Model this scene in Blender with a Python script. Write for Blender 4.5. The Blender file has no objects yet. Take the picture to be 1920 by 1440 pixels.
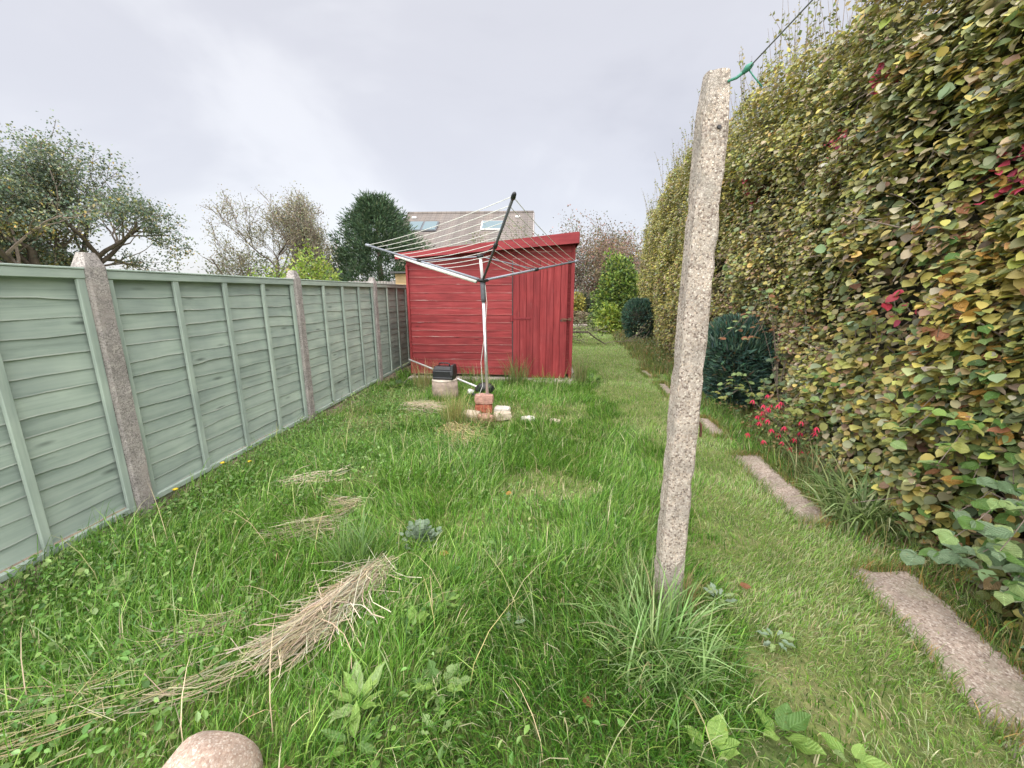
import bpy, bmesh, math, random
import numpy as np
from mathutils import Vector, Matrix

sc = bpy.context.scene
R = math.radians
# ------------------------------------------------------------------ camera
CAM_H = 1.38
cd = bpy.data.cameras.new('camera'); cam = bpy.data.objects.new('camera', cd)
sc.collection.objects.link(cam); sc.camera = cam
cd.sensor_width = 36.0; cd.lens = 36.0 * 763 / 1920
cd.clip_start = 0.05; cd.clip_end = 2000
cam.location = (0, 0, CAM_H)
cam.rotation_euler = (R(90) - math.atan(172 / 763), 0, R(4.4))
# ------------------------------------------------------------------ world: overcast sky
EXPO = 2.42
w = bpy.data.worlds.new('World'); sc.world = w; w.use_nodes = True
nt = w.node_tree; nt.nodes.clear()
N = nt.nodes.new; Lk = nt.links.new
sky = N('ShaderNodeTexSky'); sky.sky_type = 'NISHITA'; sky.sun_disc = False
SUN_EL, SUN_AZ = R(52), R(190)          # high sun behind cloud, behind the viewer
sky.sun_elevation = SUN_EL; sky.sun_rotation = SUN_AZ
skyb = N('ShaderNodeMix'); skyb.data_type = 'RGBA'; skyb.blend_type = 'MULTIPLY'
skyb.inputs['Factor'].default_value = 1
Lk(sky.outputs[0], skyb.inputs['A']); skyb.inputs['B'].default_value = (.08, .08, .08, 1)
tc = N('ShaderNodeTexCoord'); mp = N('ShaderNodeMapping'); mp.inputs['Scale'].default_value = (1, 1, 1.9)
mp.inputs['Location'].default_value = (.35, .1, .2)
Lk(tc.outputs['Generated'], mp.inputs['Vector'])
nz = N('ShaderNodeTexNoise'); nz.inputs['Scale'].default_value = 1.7; nz.inputs['Detail'].default_value = 5
nz.inputs['Roughness'].default_value = .5; nz.inputs['Distortion'].default_value = .35
Lk(mp.outputs[0], nz.inputs['Vector'])
rp = N('ShaderNodeValToRGB'); rp.color_ramp.interpolation = 'EASE'
k = 1.0 / 2 ** EXPO
def kc(r, g, b): return (r * k, g * k, b * k, 1)
e = rp.color_ramp.elements
e[0].position = .33; e[0].color = kc(.655, .65, .70)
e[1].position = .68; e[1].color = kc(.90, .897, .925)
m_ = e.new(.5); m_.color = kc(.75, .745, .79)
Lk(nz.outputs['Fac'], rp.inputs[0])
mx = N('ShaderNodeMix'); mx.data_type = 'RGBA'; mx.inputs['Factor'].default_value = .93
Lk(skyb.outputs['Result'], mx.inputs['A']); Lk(rp.outputs[0], mx.inputs['B'])
bgn = N('ShaderNodeBackground'); bgn.inputs['Strength'].default_value = 1.0
Lk(mx.outputs['Result'], bgn.inputs[0])
ow = N('ShaderNodeOutputWorld'); Lk(bgn.outputs[0], ow.inputs[0])
# ------------------------------------------------------------------ sun (through cloud)
sl = bpy.data.lights.new('sun', 'SUN'); sl.energy = 1.5; sl.angle = R(125); sl.color = (1, .97, .92)
so = bpy.data.objects.new('sun', sl); sc.collection.objects.link(so)
so.rotation_euler = (R(90) - SUN_EL, 0, R(180) - SUN_AZ + R(0))
so.location = (0, -3, 8)
vs = sc.view_settings
vs.view_transform = 'Standard'; vs.look = 'None'; vs.gamma = 1; vs.exposure = EXPO; vs.use_curve_mapping = False
sc.cycles.max_bounces = 5; sc.cycles.diffuse_bounces = 3; sc.cycles.glossy_bounces = 2; sc.cycles.transmission_bounces = 3

C = sc.collection
rng = np.random.default_rng(7)
rnd = random.Random(11)
# ------------------------------------------------------------------ object helpers
def link(o, parent=None):
    C.objects.link(o)
    if parent is not None: o.parent = parent
    return o
def tag(o, label=None, cat=None, group=None, kind=None):
    if label: o['label'] = label
    if cat: o['category'] = cat
    if group: o['group'] = group
    if kind: o['kind'] = kind
    return o
def empty(name, loc=(0, 0, 0), rz=0):
    o = bpy.data.objects.new(name, None); o.location = loc; o.rotation_euler = (0, 0, rz)
    o.empty_display_size = .1
    return link(o)
def mesh_np(name, V, polys, mat=None, col=None, smooth=False):
    """polys: list of int arrays (n,k)."""
    V = np.asarray(V, dtype=np.float32)
    me = bpy.data.meshes.new(name)
    polys = [np.asarray(p, dtype=np.int32) for p in polys if len(p)]
    li = np.concatenate([p.ravel() for p in polys])
    tot = np.concatenate([np.full(len(p), p.shape[1], dtype=np.int32) for p in polys])
    st = np.concatenate([[0], np.cumsum(tot)[:-1]]).astype(np.int32)
    me.vertices.add(len(V)); me.vertices.foreach_set('co', V.ravel())
    me.loops.add(len(li)); me.loops.foreach_set('vertex_index', li)
    me.polygons.add(len(tot)); me.polygons.foreach_set('loop_start', st); me.polygons.foreach_set('loop_total', tot)
    if smooth: me.polygons.foreach_set('use_smooth', np.ones(len(tot), dtype=bool))
    me.update(calc_edges=True)
    if not smooth: me.shade_flat()
    if col is not None:
        a = me.color_attributes.new('Col', 'FLOAT_COLOR', 'POINT')
        c4 = np.ones((len(V), 4), dtype=np.float32); c4[:, :3] = col
        a.data.foreach_set('color', c4.ravel())
    if mat: me.materials.append(mat)
    return me
def ob_np(name, V, polys, mat=None, parent=None, col=None, smooth=False):
    return link(bpy.data.objects.new(name, mesh_np(name, V, polys, mat, col, smooth)), parent)
def ob_bm(name, bm, mat=None, parent=None, smooth=False, bevel=0):
    if bevel:
        bmesh.ops.bevel(bm, geom=list(bm.edges), offset=bevel, segments=1, affect='EDGES')
    me = bpy.data.meshes.new(name); bm.to_mesh(me); bm.free()
    if mat: me.materials.append(mat)
    if smooth: me.polygons.foreach_set('use_smooth', np.ones(len(me.polygons), dtype=bool))
    return link(bpy.data.objects.new(name, me), parent)
def ob_me(name, me, parent=None, loc=(0, 0, 0), rot=(0, 0, 0), scale=(1, 1, 1)):
    o = bpy.data.objects.new(name, me); o.location = loc; o.rotation_euler = rot; o.scale = scale
    return link(o, parent)
def add_box(bm, c, s, rot=None):
    m = Matrix.Translation(c)
    if rot is not None: m = m @ rot.to_4x4()
    m = m @ Matrix.Diagonal((s[0], s[1], s[2], 1))
    return bmesh.ops.create_cube(bm, size=1, matrix=m)['verts']
def box(name, c, s, mat, parent=None, bevel=.003, rot=None):
    bm = bmesh.new(); add_box(bm, c, s, rot)
    return ob_bm(name, bm, mat, parent, bevel=min(bevel, min(s) * .3))
def tube_np(lines, sides=5):
    """lines: list of (pts (n,3), radii (n,)) -> V, [quads, ...]"""
    Vs, Fs, off = [], [], 0
    ang = np.linspace(0, 2 * np.pi, sides, endpoint=False)
    ca, sa = np.cos(ang), np.sin(ang)
    for pts, rad in lines:
        pts = np.asarray(pts, float); n = len(pts)
        rad = np.broadcast_to(np.asarray(rad, float), (n,))
        t = np.gradient(pts, axis=0); t /= np.linalg.norm(t, axis=1, keepdims=True) + 1e-9
        ref = np.where(np.abs(t[:, 2:3]) > .9, np.array([[1., 0, 0]]), np.array([[0, 0, 1.]]))
        a = np.cross(t, ref); a /= np.linalg.norm(a, axis=1, keepdims=True) + 1e-9
        b = np.cross(t, a)
        v = pts[:, None, :] + rad[:, None, None] * (a[:, None, :] * ca[None, :, None] + b[:, None, :] * sa[None, :, None])
        Vs.append(v.reshape(-1, 3))
        i = np.arange(n - 1)[:, None] * sides; j = np.arange(sides)[None, :]; j2 = (j + 1) % sides
        f = np.stack([i + j, i + j2, i + sides + j2, i + sides + j], -1).reshape(-1, 4) + off
        Fs.append(f)
        off += n * sides
    return np.concatenate(Vs), [np.concatenate(Fs)]
def tube(name, pts, rad, mat, parent=None, sides=8, cap=True):
    V, F = tube_np([(pts, rad)], sides)
    n = len(pts)
    if cap:
        F = F + [np.array([list(range(sides))[::-1]]), np.array([[(n - 1) * sides + q for q in range(sides)]])]
    return ob_np(name, V, F, mat, parent, smooth=sides > 5)
def lathe(name, prof, mat, parent=None, sides=16, jitter=0, loc=(0, 0, 0)):
    ang = np.linspace(0, 2 * np.pi, sides, endpoint=False)
    V = []
    for r, z in prof:
        for q, a in enumerate(ang):
            jr = r * (1 + jitter * math.sin(a * 3 + 1) + jitter * .6 * math.sin(a * 5 + 2))
            V.append((jr * math.cos(a), jr * math.sin(a), z))
    F = []
    for i in range(len(prof) - 1):
        for q in range(sides):
            q2 = (q + 1) % sides
            F.append((i * sides + q, i * sides + q2, (i + 1) * sides + q2, (i + 1) * sides + q))
    caps = [np.array([list(range(sides))[::-1]]), np.array([[(len(prof) - 1) * sides + q for q in range(sides)]])]
    o = ob_np(name, np.array(V), [np.array(F)] + caps, mat, parent, smooth=True)
    o.location = loc
    return o
# ------------------------------------------------------------------ noise
def _hash(ix, iy, seed):
    h = (ix * 374761393 + iy * 668265263 + seed * 974711) & 0xffffffff
    h = ((h ^ (h >> 13)) * 1274126177) & 0xffffffff
    return ((h ^ (h >> 16)) & 0xffff) / 65535.0
def vnoise(x, y, seed=0):
    x = np.asarray(x, float); y = np.asarray(y, float)
    ix = np.floor(x).astype(np.int64); iy = np.floor(y).astype(np.int64)
    fx = x - ix; fy = y - iy
    fx = fx * fx * (3 - 2 * fx); fy = fy * fy * (3 - 2 * fy)
    a = _hash(ix, iy, seed); b = _hash(ix + 1, iy, seed); c = _hash(ix, iy + 1, seed); d = _hash(ix + 1, iy + 1, seed)
    return (a * (1 - fx) + b * fx) * (1 - fy) + (c * (1 - fx) + d * fx) * fy
def fbm(x, y, seed=0, o=3):
    s = 0; a = .5; t = 0
    for i in range(o):
        s = s + a * vnoise(x * 2 ** i, y * 2 ** i, seed + i * 17); t += a; a *= .5
    return s / t
def gz(x, y):
    d = np.clip(1 - (np.hypot(x, y) - 12) / 20, 0, 1)
    return ((fbm(np.asarray(x) * 1.3, np.asarray(y) * 1.3, 3) - .5) * .05 - .01) * d
def gzf(x, y): return float(gz(np.array([x]), np.array([y]))[0])
# ------------------------------------------------------------------ materials
def newmat(name):
    m = bpy.data.materials.new(name); m.use_nodes = True
    t = m.node_tree; b = t.nodes['Principled BSDF']
    return m, t, b
def nd(t, kind, **kw):
    n = t.nodes.new(kind)
    for a, v in kw.items():
        if a in n.inputs: n.inputs[a].default_value = v
        else: setattr(n, a, v)
    return n
def ramp(t, src, stops, interp='LINEAR'):
    r = t.nodes.new('ShaderNodeValToRGB'); r.color_ramp.interpolation = interp
    el = r.color_ramp.elements
    while len(el) > 1: el.remove(el[-1])
    el[0].position = stops[0][0]; el[0].color = (*stops[0][1], 1)
    for p, c in stops[1:]:
        q = el.new(p); q.color = (*c, 1)
    t.links.new(src, r.inputs[0]); return r.outputs[0]
def mixc(t, f, a, b, mode='MIX'):
    m = t.nodes.new('ShaderNodeMix'); m.data_type = 'RGBA'; m.blend_type = mode
    for s, v in (('Factor', f), ('A', a), ('B', b)):
        if isinstance(v, (float, int)): m.inputs[s].default_value = v
        elif isinstance(v, tuple): m.inputs[s].default_value = (*v, 1) if len(v) == 3 else v
        else: t.links.new(v, m.inputs[s])
    return m.outputs['Result']
def objvec(t, scale=(1, 1, 1), rand=True):
    tc = t.nodes.new('ShaderNodeTexCoord'); mp = t.nodes.new('ShaderNodeMapping')
    mp.inputs['Scale'].default_value = scale
    t.links.new(tc.outputs['Object'], mp.inputs['Vector'])
    if rand:
        oi = t.nodes.new('ShaderNodeObjectInfo'); mm = t.nodes.new('ShaderNodeMath'); mm.operation = 'MULTIPLY'
        mm.inputs[1].default_value = 37.0; t.links.new(oi.outputs['Random'], mm.inputs[0])
        cb = t.nodes.new('ShaderNodeCombineXYZ')
        for s in 'XYZ': t.links.new(mm.outputs[0], cb.inputs[s])
        t.links.new(cb.outputs[0], mp.inputs['Location'])
    return mp.outputs[0]
def noise(t, vec, scale, detail=4, rough=.55, dist=0):
    n = nd(t, 'ShaderNodeTexNoise', Scale=scale, Detail=detail, Roughness=rough, Distortion=dist)
    t.links.new(vec, n.inputs['Vector']); return n.outputs['Fac']
def bump(t, b, h, strength=.3, dist=.01):
    n = nd(t, 'ShaderNodeBump', Strength=strength, Distance=dist)
    t.links.new(h, n.inputs['Height']); t.links.new(n.outputs[0], b.inputs['Normal'])
def simple(name, col, rough=.6, var=.25, scale=8, metal=0, bumps=0, spec=.5):
    m, t, b = newmat(name)
    v = objvec(t); n = noise(t, v, scale)
    lo = tuple(c * (1 - var) for c in col); hi = tuple(min(1, c * (1 + var)) for c in col)
    t.links.new(ramp(t, n, [(.3, lo), (.7, hi)]), b.inputs['Base Color'])
    b.inputs['Roughness'].default_value = rough; b.inputs['Metallic'].default_value = metal
    b.inputs['Specular IOR Level'].default_value = spec
    if bumps: bump(t, b, noise(t, v, scale * 6), bumps, .004)
    return m
def leafmat(name, trans=.25, rough=.5, spec=.35):
    m, t, b = newmat(name)
    a = nd(t, 'ShaderNodeVertexColor'); a.layer_name = 'Col'
    b.inputs['Roughness'].default_value = rough; b.inputs['Specular IOR Level'].default_value = spec
    t.links.new(a.outputs[0], b.inputs['Base Color'])
    tr = nd(t, 'ShaderNodeBsdfTranslucent')
    t.links.new(mixc(t, 1.0, a.outputs[0], (.95, 1.0, .6), 'MULTIPLY'), tr.inputs[0])
    ms = nd(t, 'ShaderNodeMixShader'); ms.inputs[0].default_value = trans
    t.links.new(b.outputs[0], ms.inputs[1]); t.links.new(tr.outputs[0], ms.inputs[2])
    t.links.new(ms.outputs[0], t.nodes['Material Output'].inputs[0])
    return m
def leafcol(name, col, trans=.25, rough=.5):
    m, t, b = newmat(name)
    oi = nd(t, 'ShaderNodeObjectInfo')
    v = objvec(t); n = noise(t, v, 40, 3)
    lo = tuple(c * .72 for c in col); hi = tuple(min(1, c * 1.25) for c in col)
    c1 = ramp(t, n, [(.3, lo), (.7, hi)])
    tcx = nd(t, 'ShaderNodeTexCoord'); sx = nd(t, 'ShaderNodeSeparateXYZ'); t.links.new(tcx.outputs['Object'], sx.inputs[0])
    ab = nd(t, 'ShaderNodeMath', operation='ABSOLUTE'); t.links.new(sx.outputs[0], ab.inputs[0])
    c1 = mixc(t, ramp(t, ab.outputs[0], [(.0, (.6, .6, .6)), (.03, (0, 0, 0))]), c1, tuple(min(.8, q * 1.5 + .03) for q in col))
    vn = nd(t, 'ShaderNodeMath', operation='SUBTRACT'); t.links.new(sx.outputs[1], vn.inputs[0]); t.links.new(ab.outputs[0], vn.inputs[1])
    vs_ = nd(t, 'ShaderNodeMath', operation='MULTIPLY'); vs_.inputs[1].default_value = 45; t.links.new(vn.outputs[0], vs_.inputs[0])
    vw = nd(t, 'ShaderNodeMath', operation='SINE'); t.links.new(vs_.outputs[0], vw.inputs[0])
    c1 = mixc(t, ramp(t, vw.outputs[0], [(.0, (.0, .0, .0)), (.9, (.0, .0, .0)), (1, (.4, .4, .4))]), c1, tuple(q * .6 for q in col))
    sp_ = noise(t, v, 9, 4)
    c1 = mixc(t, ramp(t, sp_, [(.60, (0, 0, 0)), (.72, (.6, .6, .6))]), c1, (col[0] * .9 + .08, col[1] * .7 + .03, col[2] * .6))
    bump(t, b, vw.outputs[0], .25, .02)
    c2 = mixc(t, oi.outputs['Random'], c1, mixc(t, 1.0, c1, (.7, .78, .7), 'MULTIPLY'))
    b.inputs['Roughness'].default_value = rough; b.inputs['Specular IOR Level'].default_value = .35
    t.links.new(c2, b.inputs['Base Color'])
    tr = nd(t, 'ShaderNodeBsdfTranslucent'); t.links.new(c2, tr.inputs[0])
    ms = nd(t, 'ShaderNodeMixShader'); ms.inputs[0].default_value = trans
    t.links.new(b.outputs[0], ms.inputs[1]); t.links.new(tr.outputs[0], ms.inputs[2])
    t.links.new(ms.outputs[0], t.nodes['Material Output'].inputs[0])
    return m
def aggregate(name, scale, cols, edge=(.16, .13, .11), stain=None, bstr=.6):
    """exposed-aggregate concrete: small stones of several colours in a mortar"""
    m, t, b = newmat(name)
    v = objvec(t)
    vo = nd(t, 'ShaderNodeTexVoronoi', Scale=scale); t.links.new(v, vo.inputs['Vector'])
    sp = nd(t, 'ShaderNodeSeparateColor'); t.links.new(vo.outputs['Color'], sp.inputs[0])
    st = [(i / len(cols), c) for i, c in enumerate(cols)]
    base = ramp(t, sp.outputs[0], st, 'CONSTANT')
    ed = nd(t, 'ShaderNodeTexVoronoi', Scale=scale); ed.feature = 'DISTANCE_TO_EDGE'; t.links.new(v, ed.inputs['Vector'])
    mr = nd(t, 'ShaderNodeMapRange'); mr.inputs['From Max'].default_value = .12
    t.links.new(ed.outputs['Distance'], mr.inputs['Value'])
    c = mixc(t, mr.outputs[0], edge, base)
    n2 = noise(t, v, scale * .07, 4)
    c = mixc(t, 1.0, c, ramp(t, n2, [(.3, (.72, .7, .7)), (.7, (1.1, 1.06, 1.04))]), 'MULTIPLY')
    if stain:
        n3 = noise(t, v, 7, 5)
        c = mixc(t, ramp(t, n3, [(.5, (0, 0, 0)), (.68, (.7, .7, .7))]), c, stain)
    t.links.new(c, b.inputs['Base Color']); b.inputs['Roughness'].default_value = .9
    b.inputs['Specular IOR Level'].default_value = .25
    hh = nd(t, 'ShaderNodeMath', operation='ADD'); t.links.new(mr.outputs[0], hh.inputs[0])
    t.links.new(noise(t, v, scale * .6, 3), hh.inputs[1])
    bump(t, b, hh.outputs[0], bstr, .006)
    return m
def painted(name, lo, mid, hi, grain, wear=None, wearamt=.6, axis='y', rough=.75, knots=True):
    """painted timber: grain along one axis, knots, worn spots with bare wood"""
    m, t, b = newmat(name)
    ax = {'x': (grain * .06, grain, grain), 'y': (grain, grain * .06, grain), 'z': (grain, grain, grain * .06)}[axis]
    v = objvec(t, ax); g = noise(t, v, 1.0, 6, .62, .6)
    c = ramp(t, g, [(.28, lo), (.5, mid), (.72, hi)])
    v2 = objvec(t)
    big = noise(t, v2, 3.2, 3)
    c = mixc(t, 1.0, c, ramp(t, big, [(.3, (.82, .82, .84)), (.7, (1.12, 1.1, 1.08))]), 'MULTIPLY')
    if knots:
        ks = {'x': (2.2, 9, 9), 'y': (9, 2.2, 9), 'z': (9, 9, 2.2)}[axis]
        vk = objvec(t, ks); vo = nd(t, 'ShaderNodeTexVoronoi', Scale=1.0); t.links.new(vk, vo.inputs['Vector'])
        kd = ramp(t, vo.outputs['Distance'], [(.03, (.8, .8, .8)), (.14, (0, 0, 0))])
        c = mixc(t, kd, c, tuple(q * .35 for q in lo))
    if wear:
        wv = {'x': (1.5, 14, 14), 'y': (14, 1.5, 14), 'z': (14, 14, 1.5)}[axis]
        vw = objvec(t, wv); nw = noise(t, vw, 1.6, 6, .7)
        f = ramp(t, nw, [(wearamt, (0, 0, 0)), (wearamt + .1, (.85, .85, .85))])
        c = mixc(t, f, c, wear)
    oi = nd(t, 'ShaderNodeObjectInfo')
    c = mixc(t, oi.outputs['Random'], c, mixc(t, 1.0, c, (.84, .85, .86), 'MULTIPLY'))
    t.links.new(c, b.inputs['Base Color']); b.inputs['Roughness'].default_value = rough
    b.inputs['Specular IOR Level'].default_value = .3
    bump(t, b, g, .35, .004)
    return m
M = {}
M['leaf'] = leafmat('leaf_attr'); M['grass'] = leafmat('grass_attr', .3, .5, .35)
M['straw'] = leafmat('straw_attr', .1, .7, .2)
M['needle'] = leafmat('needle_attr', .1, .6, .25)
M['bark'] = simple('bark', (.09, .07, .055), .9, .4, 12, bumps=.5)
M['twig'] = simple('twig', (.19, .15, .125), .85, .35, 20)
M['fence'] = painted('sage_fence_paint', (0.254, 0.321, 0.278), (0.363, 0.442, 0.387), (0.424, 0.503, 0.442), 20, (0.206, 0.242, 0.218), .735, 'y')
M['fencev'] = painted('sage_batten_paint', (0.285, 0.358, 0.315), (0.370, 0.448, 0.394), (0.430, 0.515, 0.454), 26, (0.508, 0.581, 0.532), .70, 'z', knots=False)
M['fenceh'] = painted('sage_rail_paint', (0.285, 0.358, 0.315), (0.375, 0.454, 0.399), (0.436, 0.520, 0.460), 26, (0.544, 0.605, 0.557), .70, 'y', knots=False)
M['bare_board'] = simple('bare_gravel_board', (.28, .26, .22), .9, .3, 12, bumps=.3)
M['red'] = painted('red_shed_paint', (0.177, 0.023, 0.025), (0.279, 0.039, 0.042), (0.365, 0.068, 0.071), 26, (0.524, 0.285, 0.262), .635, 'x')
M['redv'] = painted('red_door_paint', (0.182, 0.023, 0.025), (0.285, 0.039, 0.042), (0.365, 0.066, 0.068), 30, (0.524, 0.274, 0.251), .645, 'z', knots=False)
M['redtrim'] = painted('red_trim_paint', (0.228, 0.030, 0.036), (0.285, 0.041, 0.048), (0.342, 0.059, 0.066), 18, (0.513, 0.228, 0.217), .72, 'x', knots=False)
M['red_edge'] = painted('worn_red_edge', (.24, .03, .03), (.40, .12, .11), (.55, .33, .30), 30, (.6, .45, .42), .55, 'x', knots=False)
M['fence_edge'] = painted('worn_sage_edge', (.34, .41, .37), (.46, .52, .48), (.56, .60, .56), 26, (.62, .64, .6), .6, 'y', knots=False)
M['concrete_near'] = aggregate('exposed_aggregate', 150, [(.50, .45, .40), (.60, .55, .49), (.38, .32, .27), (.54, .47, .41), (.68, .63, .57), (.26, .21, .18), (.47, .42, .38), (.58, .49, .41), (.43, .38, .34), (.18, .145, .125)], (.46, .41, .365), stain=(.36, .33, .30), bstr=.6)
M['concrete_post'] = aggregate('fence_post_concrete', 140, [(.36, .345, .335), (.44, .42, .405), (.28, .265, .26), (.51, .49, .47), (.39, .37, .355), (.21, .195, .19)], (.36, .34, .33), stain=(.42, .37, .35), bstr=.5)
M['slab'] = aggregate('path_slab', 120, [(.48, .40, .34), (.56, .485, .42), (.30, .235, .195), (.54, .44, .37), (.66, .59, .52), (.44, .36, .31)], (.43, .35, .295), stain=(.33, .31, .22), bstr=.6)
M['pinkstone'] = aggregate('pink_stone', 170, [(0.510, 0.408, 0.337), (0.612, 0.510, 0.438), (0.408, 0.295, 0.235), (0.551, 0.428, 0.347), (0.673, 0.592, 0.510), (0.460, 0.367, 0.306)], (0.428, 0.326, 0.265), bstr=.35)
M['metal'] = simple('galvanised', (.62, .63, .65), .35, .15, 20, metal=.75)
M['white_metal'] = simple('white_coated_metal', (.72, .72, .73), .4, .08, 10)
M['darkgrey'] = simple('dark_grey_plastic', (.10, .105, .12), .5, .2, 20)
M['armgrey'] = simple('blue_grey_arm', (.26, .28, .33), .45, .15, 12, metal=.3)
M['black'] = simple('black_plastic', (.018, .019, .022), .42, .3, 10)
M['line'] = simple('clothes_line', (.66, .66, .62), .6, .1, 10)
M['greenline'] = simple('green_line', (.05, .22, .16), .5, .2, 40)
M['wire'] = simple('grey_wire', (.16, .17, .18), .5, .2, 30)
M['rust'] = simple('rusty_iron', (.14, .062, .04), .85, .45, 40, bumps=.4)
M['brick'] = simple('red_brick', (.38, .10, .06), .9, .35, 25, bumps=.5)
M['brick2'] = simple('mortared_brick', (.42, .24, .19), .9, .35, 25, bumps=.5)
M['buff'] = simple('buff_stone', (.52, .44, .34), .9, .25, 14, bumps=.5)
M['palestone'] = simple('pale_stone', (.6, .56, .5), .9, .25, 14, bumps=.4)
M['wood_end'] = simple('weathered_log', (.40, .31, .26), .9, .3, 18, bumps=.5)
M['wood_top'] = simple('cut_log_top', (.55, .47, .40), .85, .2, 14)
M['soil'] = None
M['felt'] = simple('roof_felt', (.08, .08, .085), .9, .2, 30, bumps=.3)
M['plinth'] = simple('plinth_concrete', (.42, .37, .33), .95, .3, 12, bumps=.6)
M['yellowwood'] = painted('yellow_cabin_wood', (.36, .24, .12), (.46, .32, .17), (.52, .38, .22), 14, None, axis='x', knots=False)
M['greywood'] = simple('grey_weathered_wood', (.33, .30, .29), .9, .25, 12)
M['render'] = simple('house_wall', (.55, .5, .42), .9, .1, 4)
M['frame_white'] = simple('white_frame', (.7, .7, .7), .5, .05, 5)
def glassmat():
    m, t, b = newmat('skylight_glass')
    b.inputs['Base Color'].default_value = (.22, .30, .33, 1); b.inputs['Roughness'].default_value = .06
    b.inputs['Specular IOR Level'].default_value = 1.0; b.inputs['Metallic'].default_value = .35
    return m
M['glass'] = glassmat()
def groundmat():
    m, t, b = newmat('lawn_soil')
    tc_ = t.nodes.new('ShaderNodeTexCoord'); v = tc_.outputs['Object']
    n = noise(t, v, 3.5, 6); n2 = noise(t, v, 45, 4)
    c = ramp(t, n, [(.32, (.10, .14, .04)), (.52, (.16, .20, .06)), (.7, (.24, .23, .11))])
    c = mixc(t, 1.0, c, ramp(t, n2, [(.3, (.6, .6, .6)), (.7, (1.25, 1.2, 1.1))]), 'MULTIPLY')
    t.links.new(c, b.inputs['Base Color']); b.inputs['Roughness'].default_value = .95
    bump(t, b, n2, .5, .02)
    return m
M['ground'] = groundmat()
M['earth'] = simple('bare_earth', (.20, .15, .11), .95, .4, 14, bumps=.8)
def tilemat():
    m, t, b = newmat('roof_tile')
    v = objvec(t, (1, 1, 1), False)
    br = nd(t, 'ShaderNodeTexBrick', Scale=1.0)
    br.inputs['Brick Width'].default_value = .3; br.inputs['Row Height'].default_value = .24
    br.inputs['Mortar Size'].default_value = .012
    br.inputs['Color1'].default_value = (.15, .132, .122, 1); br.inputs['Color2'].default_value = (.205, .18, .166, 1)
    br.inputs['Mortar'].default_value = (.1, .08, .075, 1)
    t.links.new(v, br.inputs['Vector'])
    n = noise(t, v, 1.3, 5)
    c = mixc(t, 1.0, br.outputs[0], ramp(t, n, [(.3, (.8, .82, .85)), (.7, (1.2, 1.15, 1.1))]), 'MULTIPLY')
    t.links.new(c, b.inputs['Base Color']); b.inputs['Roughness'].default_value = .85
    return m
M['tile'] = tilemat()
# ------------------------------------------------------------------ leaf / blade generators
def unit(a): return a / (np.linalg.norm(a, axis=-1, keepdims=True) + 1e-9)
T8 = np.array([(0, 0, 0), (-.42, .33, .09), (0, .36, -.02), (.42, .33, .09), (-.36, .68, .06), (0, .70, -.05), (.36, .68, .06), (0, 1, -.16)])
T8[:, 2] *= 1.0
F8 = [np.array([(0, 2, 1), (0, 3, 2), (4, 5, 7), (5, 6, 7)]), np.array([(1, 2, 5, 4), (2, 3, 6, 5)])]
T4 = np.array([(0, 0, 0), (-.42, .45, .08), (.42, .45, .08), (0, 1, -.1)])
F4 = [np.array([(0, 3, 1), (0, 2, 3)])]
TR = np.array([(0, 0, 0), (-.36, .20, .08), (0, .22, -.01), (.36, .20, .08), (-.47, .48, .10), (0, .50, -.03), (.47, .48, .10), (-.33, .78, .03), (0, .80, -.08), (.33, .78, .03), (0, 1, -.17)])
FR = [np.array([(0, 2, 1), (0, 3, 2), (7, 8, 10), (8, 9, 10)]), np.array([(1, 2, 5, 4), (2, 3, 6, 5), (4, 5, 8, 7), (5, 6, 9, 8)])]
TN = np.array([(-.5, 0, 0), (.5, 0, 0), (0, 1, 0)])
FN = [np.array([(0, 1, 2)])]
def leaves(P, D, Nn, S, col, tmpl='8', wid=1.0):
    T, F = {'8': (T8, F8), 'r': (TR, FR), '4': (T4, F4), 'n': (TN, FN)}[tmpl]
    D = unit(D); X = unit(np.cross(D, Nn)); Z = np.cross(X, D)
    S = np.asarray(S)[:, None, None]; wd = np.broadcast_to(np.asarray(wid, float), (len(P),))[:, None, None]
    V = P[:, None, :] + S * (T[None, :, 0:1] * wd * X[:, None, :] + T[None, :, 1:2] * D[:, None, :] + T[None, :, 2:3] * Z[:, None, :])
    n, kk = len(P), len(T)
    off = (np.arange(n) * kk)[:, None, None]
    polys = [(f[None] + off).reshape(-1, f.shape[1]) for f in F]
    cc = np.repeat(col, kk, axis=0)
    return V.reshape(-1, 3), polys, cc
def join(parts):
    Vs, Cs, off, bysz = [], [], 0, {}
    for V, polys, c in parts:
        for p in polys:
            bysz.setdefault(p.shape[1], []).append(p + off)
        Vs.append(V); Cs.append(c); off += len(V)
    return np.concatenate(Vs), [np.concatenate(v) for v in bysz.values()], np.concatenate(Cs)
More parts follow.
